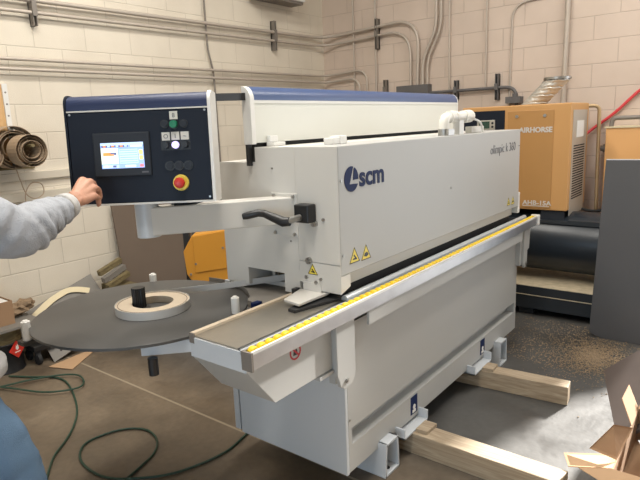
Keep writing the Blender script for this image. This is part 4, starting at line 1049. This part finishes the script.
# sweatshirt with folds along the right sleeve
def fold(a, b, n, r0, r1, amp, ph):
    res_ = []
    for i in range(n):
        t_ = i / (n - 1); res_.append((V(a).lerp(V(b), t_), r0 + (r1 - r0) * t_ + amp * math.sin(ph + i * PI * .95)))
    return res_
fa = EL + V((0, 0, 0)); 
sl = fold(SH + V((.0, .0, .0)), EL + V((-.02, 0, .0)), 4, .10, .092, .0, 0)
el = [(EL + V((.035, .012, .006)), .082)]
fo_ = fold(EL.lerp(WR, .32), EL.lerp(WR, .86), 9, .074, .050, .0065, 0.4)
T = [((-1.15, .61, .90), (.14, .165)), ((-1.15, .62, .98), (.14, .165)), ((-1.15, .63, 1.15), (.135, .16)), ((-1.15, .63, 1.32), (.14, .18)), ((-1.14, .63, 1.43), (.10, .145)), ((-1.135, .63, 1.49), .068)]
T = [(V(p) + TS, r) for p, r in T]
nT = len(T)
JJ = T + sl + el + fo_
EE = chain(nT) + [(3, nT)] + chain(len(sl) + len(el) + len(fo_), nT)
la = len(JJ); JJ += [((-1.17, .82, 1.41), .085), ((-1.19, .89, 1.14), .068), ((-1.08, .87, .99), .048)]; EE += [(3, la), (la, la + 1), (la + 1, la + 2)]
sw = skin('sweatshirt', JJ, EE, 'cloth', per, 3)
base_w = WL[per.as_pointer()]
ax_ = (WR - EL).normalized(); pu_ = ax_.cross(V((0, 0, 1))).normalized(); pw_ = pu_.cross(ax_)
ax2 = (SH - EL).normalized()
for v in sw.data.vertices:
    p = v.co + base_w; q = p - EL; t_ = q.dot(ax_); L2 = (WR - EL).length
    rad = (q - ax_ * t_).length
    if -.03 < t_ < L2 and rad < .13:
        ang = math.atan2(q.dot(pw_), q.dot(pu_)); k = min(1, (t_ + .03) / .05) * min(1, max(0, (L2 * .86 - t_) / .03))
        ph = t_ / .052 * PI + 1.5 * math.sin(ang + .6) + .7 * math.sin(ang * 2 + 17 * t_)
        crease = (1 - abs(math.sin(ph))) ** 1.5
        v.co -= v.normal * (.024 * k * (crease - .3) * max(.15, .55 + .6 * math.sin(ang + 2.2 + 9 * t_)))
    elif q.dot(ax2) > 0 and (q - ax2 * q.dot(ax2)).length < .14:
        t2 = q.dot(ax2); ang = math.atan2(q.z, q.dot(ax2.cross(V((0, 0, 1)))))
        v.co += v.normal * (.008 * math.sin(t2 / .075 * 2 * PI + 2.4 * math.sin(ang + .4)) * min(1, t2 / .05))
bs = bmesh.new(); bs.from_mesh(sw.data)
for _ in range(2): bmesh.ops.smooth_vert(bs, verts=bs.verts, factor=.5, use_axis_x=True, use_axis_y=True, use_axis_z=True)
bs.to_mesh(sw.data); bs.free()
for p in sw.data.polygons: p.use_smooth = True
sd_ = sw.modifiers.new('sub', 'SUBSURF'); sd_.levels = sd_.render_levels = 1
tx = bpy.data.textures.new('cloth_folds', 'CLOUDS'); tx.noise_scale = .05
dm = sw.modifiers.new('folds', 'DISPLACE'); dm.texture = tx; dm.strength = .012; dm.mid_level = .5; dm.texture_coords = 'LOCAL'
d = (WR - EL).normalized(); c0 = EL.lerp(WR, .84); c1 = EL.lerp(WR, .985)
bm = B(); tube(bm, [c0, c0.lerp(c1, .35), c0.lerp(c1, .8), c1], [.047, .045, .043, .041], 28); out('cuff', bm, 'cuff', per, smooth='all')
bm = B(); lathe(bm, [(.160, 0), (.184, .012), (.184, .045), (.160, .06)], V((-1.15, .60, .865)) + TS, 36); out('waistband', bm, 'cuff', per, smooth='all')
# jeans and shoes
JN = [((-1.15, .61, .92), (.14, .17)), ((-1.15, .61, .85), (.14, .165)), ((-1.12, .51, .76), .115), ((-1.045, .47, .60), .098), ((-1.02, .465, .50), .09), ((-1.06, .46, .28), .078), ((-1.08, .46, .07), .075),
      ((-1.15, .73, .76), .11), ((-1.13, .755, .50), .09), ((-1.17, .77, .28), .078), ((-1.18, .77, .07), .075)]
JN = [(V(p) + TS, r * .95 if not isinstance(r, tuple) else r) for p, r in JN]
jn_ = skin('jeans', JN, [(0, 1), (1, 2), (2, 3), (3, 4), (4, 5), (5, 6), (1, 7), (7, 8), (8, 9), (9, 10)], 'jeans', per, 3)
tj = bpy.data.textures.new('denim_folds', 'CLOUDS'); tj.noise_scale = .09
dj = jn_.modifiers.new('folds', 'DISPLACE'); dj.texture = tj; dj.strength = .028; dj.texture_coords = 'LOCAL'
for (x, y) in ((-1.125, .52), (-1.225, .83)):
    skin('shoe', [((x - .04, y, .045), (.045, .045)), ((x + .05, y, .045), (.043, .045)), ((x + .15, y, .035), (.045, .033)), ((x + .20, y, .03), (.03, .028))], chain(4), 'shoe', per)

# ------------------------------------------------------------------ camera
a, b_, c_ = math.radians(38.26851395), math.radians(11.62427017), math.radians(-2.3422019)
f = V((math.cos(a) * math.cos(b_), math.sin(a) * math.cos(b_), -math.sin(b_)))
r = V((math.sin(a), -math.cos(a), 0)); u = r.cross(f)
r2 = math.cos(c_) * r + math.sin(c_) * u; u2 = -math.sin(c_) * r + math.cos(c_) * u
cam = bpy.data.cameras.new('camera'); cam.sensor_width = 36; cam.lens = 36 * 560.13 / 640; cam.clip_start = .05
co = bpy.data.objects.new('camera', cam); C.objects.link(co)
co.matrix_world = Matrix(((r2.x, u2.x, -f.x, -1.72279), (r2.y, u2.y, -f.y, -1.2616), (r2.z, u2.z, -f.z, 1.6), (0, 0, 0, 1)))
bpy.context.scene.camera = co

# ------------------------------------------------------------------ light
def area(name, loc, target, sx, sy, power, col):
    l = bpy.data.lights.new(name, 'AREA'); l.shape = 'RECTANGLE'; l.size = sx; l.size_y = sy; l.energy = power; l.color = col
    o = bpy.data.objects.new(name, l); C.objects.link(o); o.location = loc
    o.rotation_euler = (V(target) - V(loc)).to_track_quat('-Z', 'Y').to_euler(); return o
area('ceiling_lamp', (.2, 1.2, 4.2), (.2, 1.2, 0), 2.4, .5, 100, (1, .95, .87))
area('ceiling_lamp', (-.9, -.4, 4.2), (-.9, -.4, 0), 2.4, .5, 100, (1, .95, .87))
area('ceiling_lamp', (2.4, -1.2, 4.2), (2.4, -1.2, 0), 2.4, .5, 75, (1, .95, .87))
area('doorway_daylight', (3.88, -2.5, 1.5), (0, -2.3, 1.3), 2.9, 2.9, 75, (.92, .96, 1.0))
area('left_daylight_fill', (-3.9, -.6, 1.1), (0, .3, .5), 2.6, 1.6, 55, (.50, .75, 1.0))  # unseen cool fill added low at the left; the front wall has no window
sp_ = bpy.data.lights.new('sun', 'SUN'); sp_.energy = 22; sp_.angle = math.radians(5); sp_.color = (1, .96, .90)
so = bpy.data.objects.new('sun', sp_); C.objects.link(so)
so.rotation_euler = V((-.90, .216, -.45)).to_track_quat('-Z', 'Y').to_euler()

w = bpy.data.worlds.new('world'); bpy.context.scene.world = w; w.use_nodes = True
bg = w.node_tree.nodes['Background']; bg.inputs['Strength'].default_value = .6
sky = w.node_tree.nodes.new('ShaderNodeTexSky'); sky.sky_type = 'HOSEK_WILKIE'; w.node_tree.links.new(sky.outputs['Color'], bg.inputs['Color'])

sc = bpy.context.scene
sc.view_settings.view_transform = 'Standard'; sc.view_settings.look = 'None'; sc.view_settings.gamma = 1; sc.view_settings.use_curve_mapping = False
sc.view_settings.exposure = 0.0
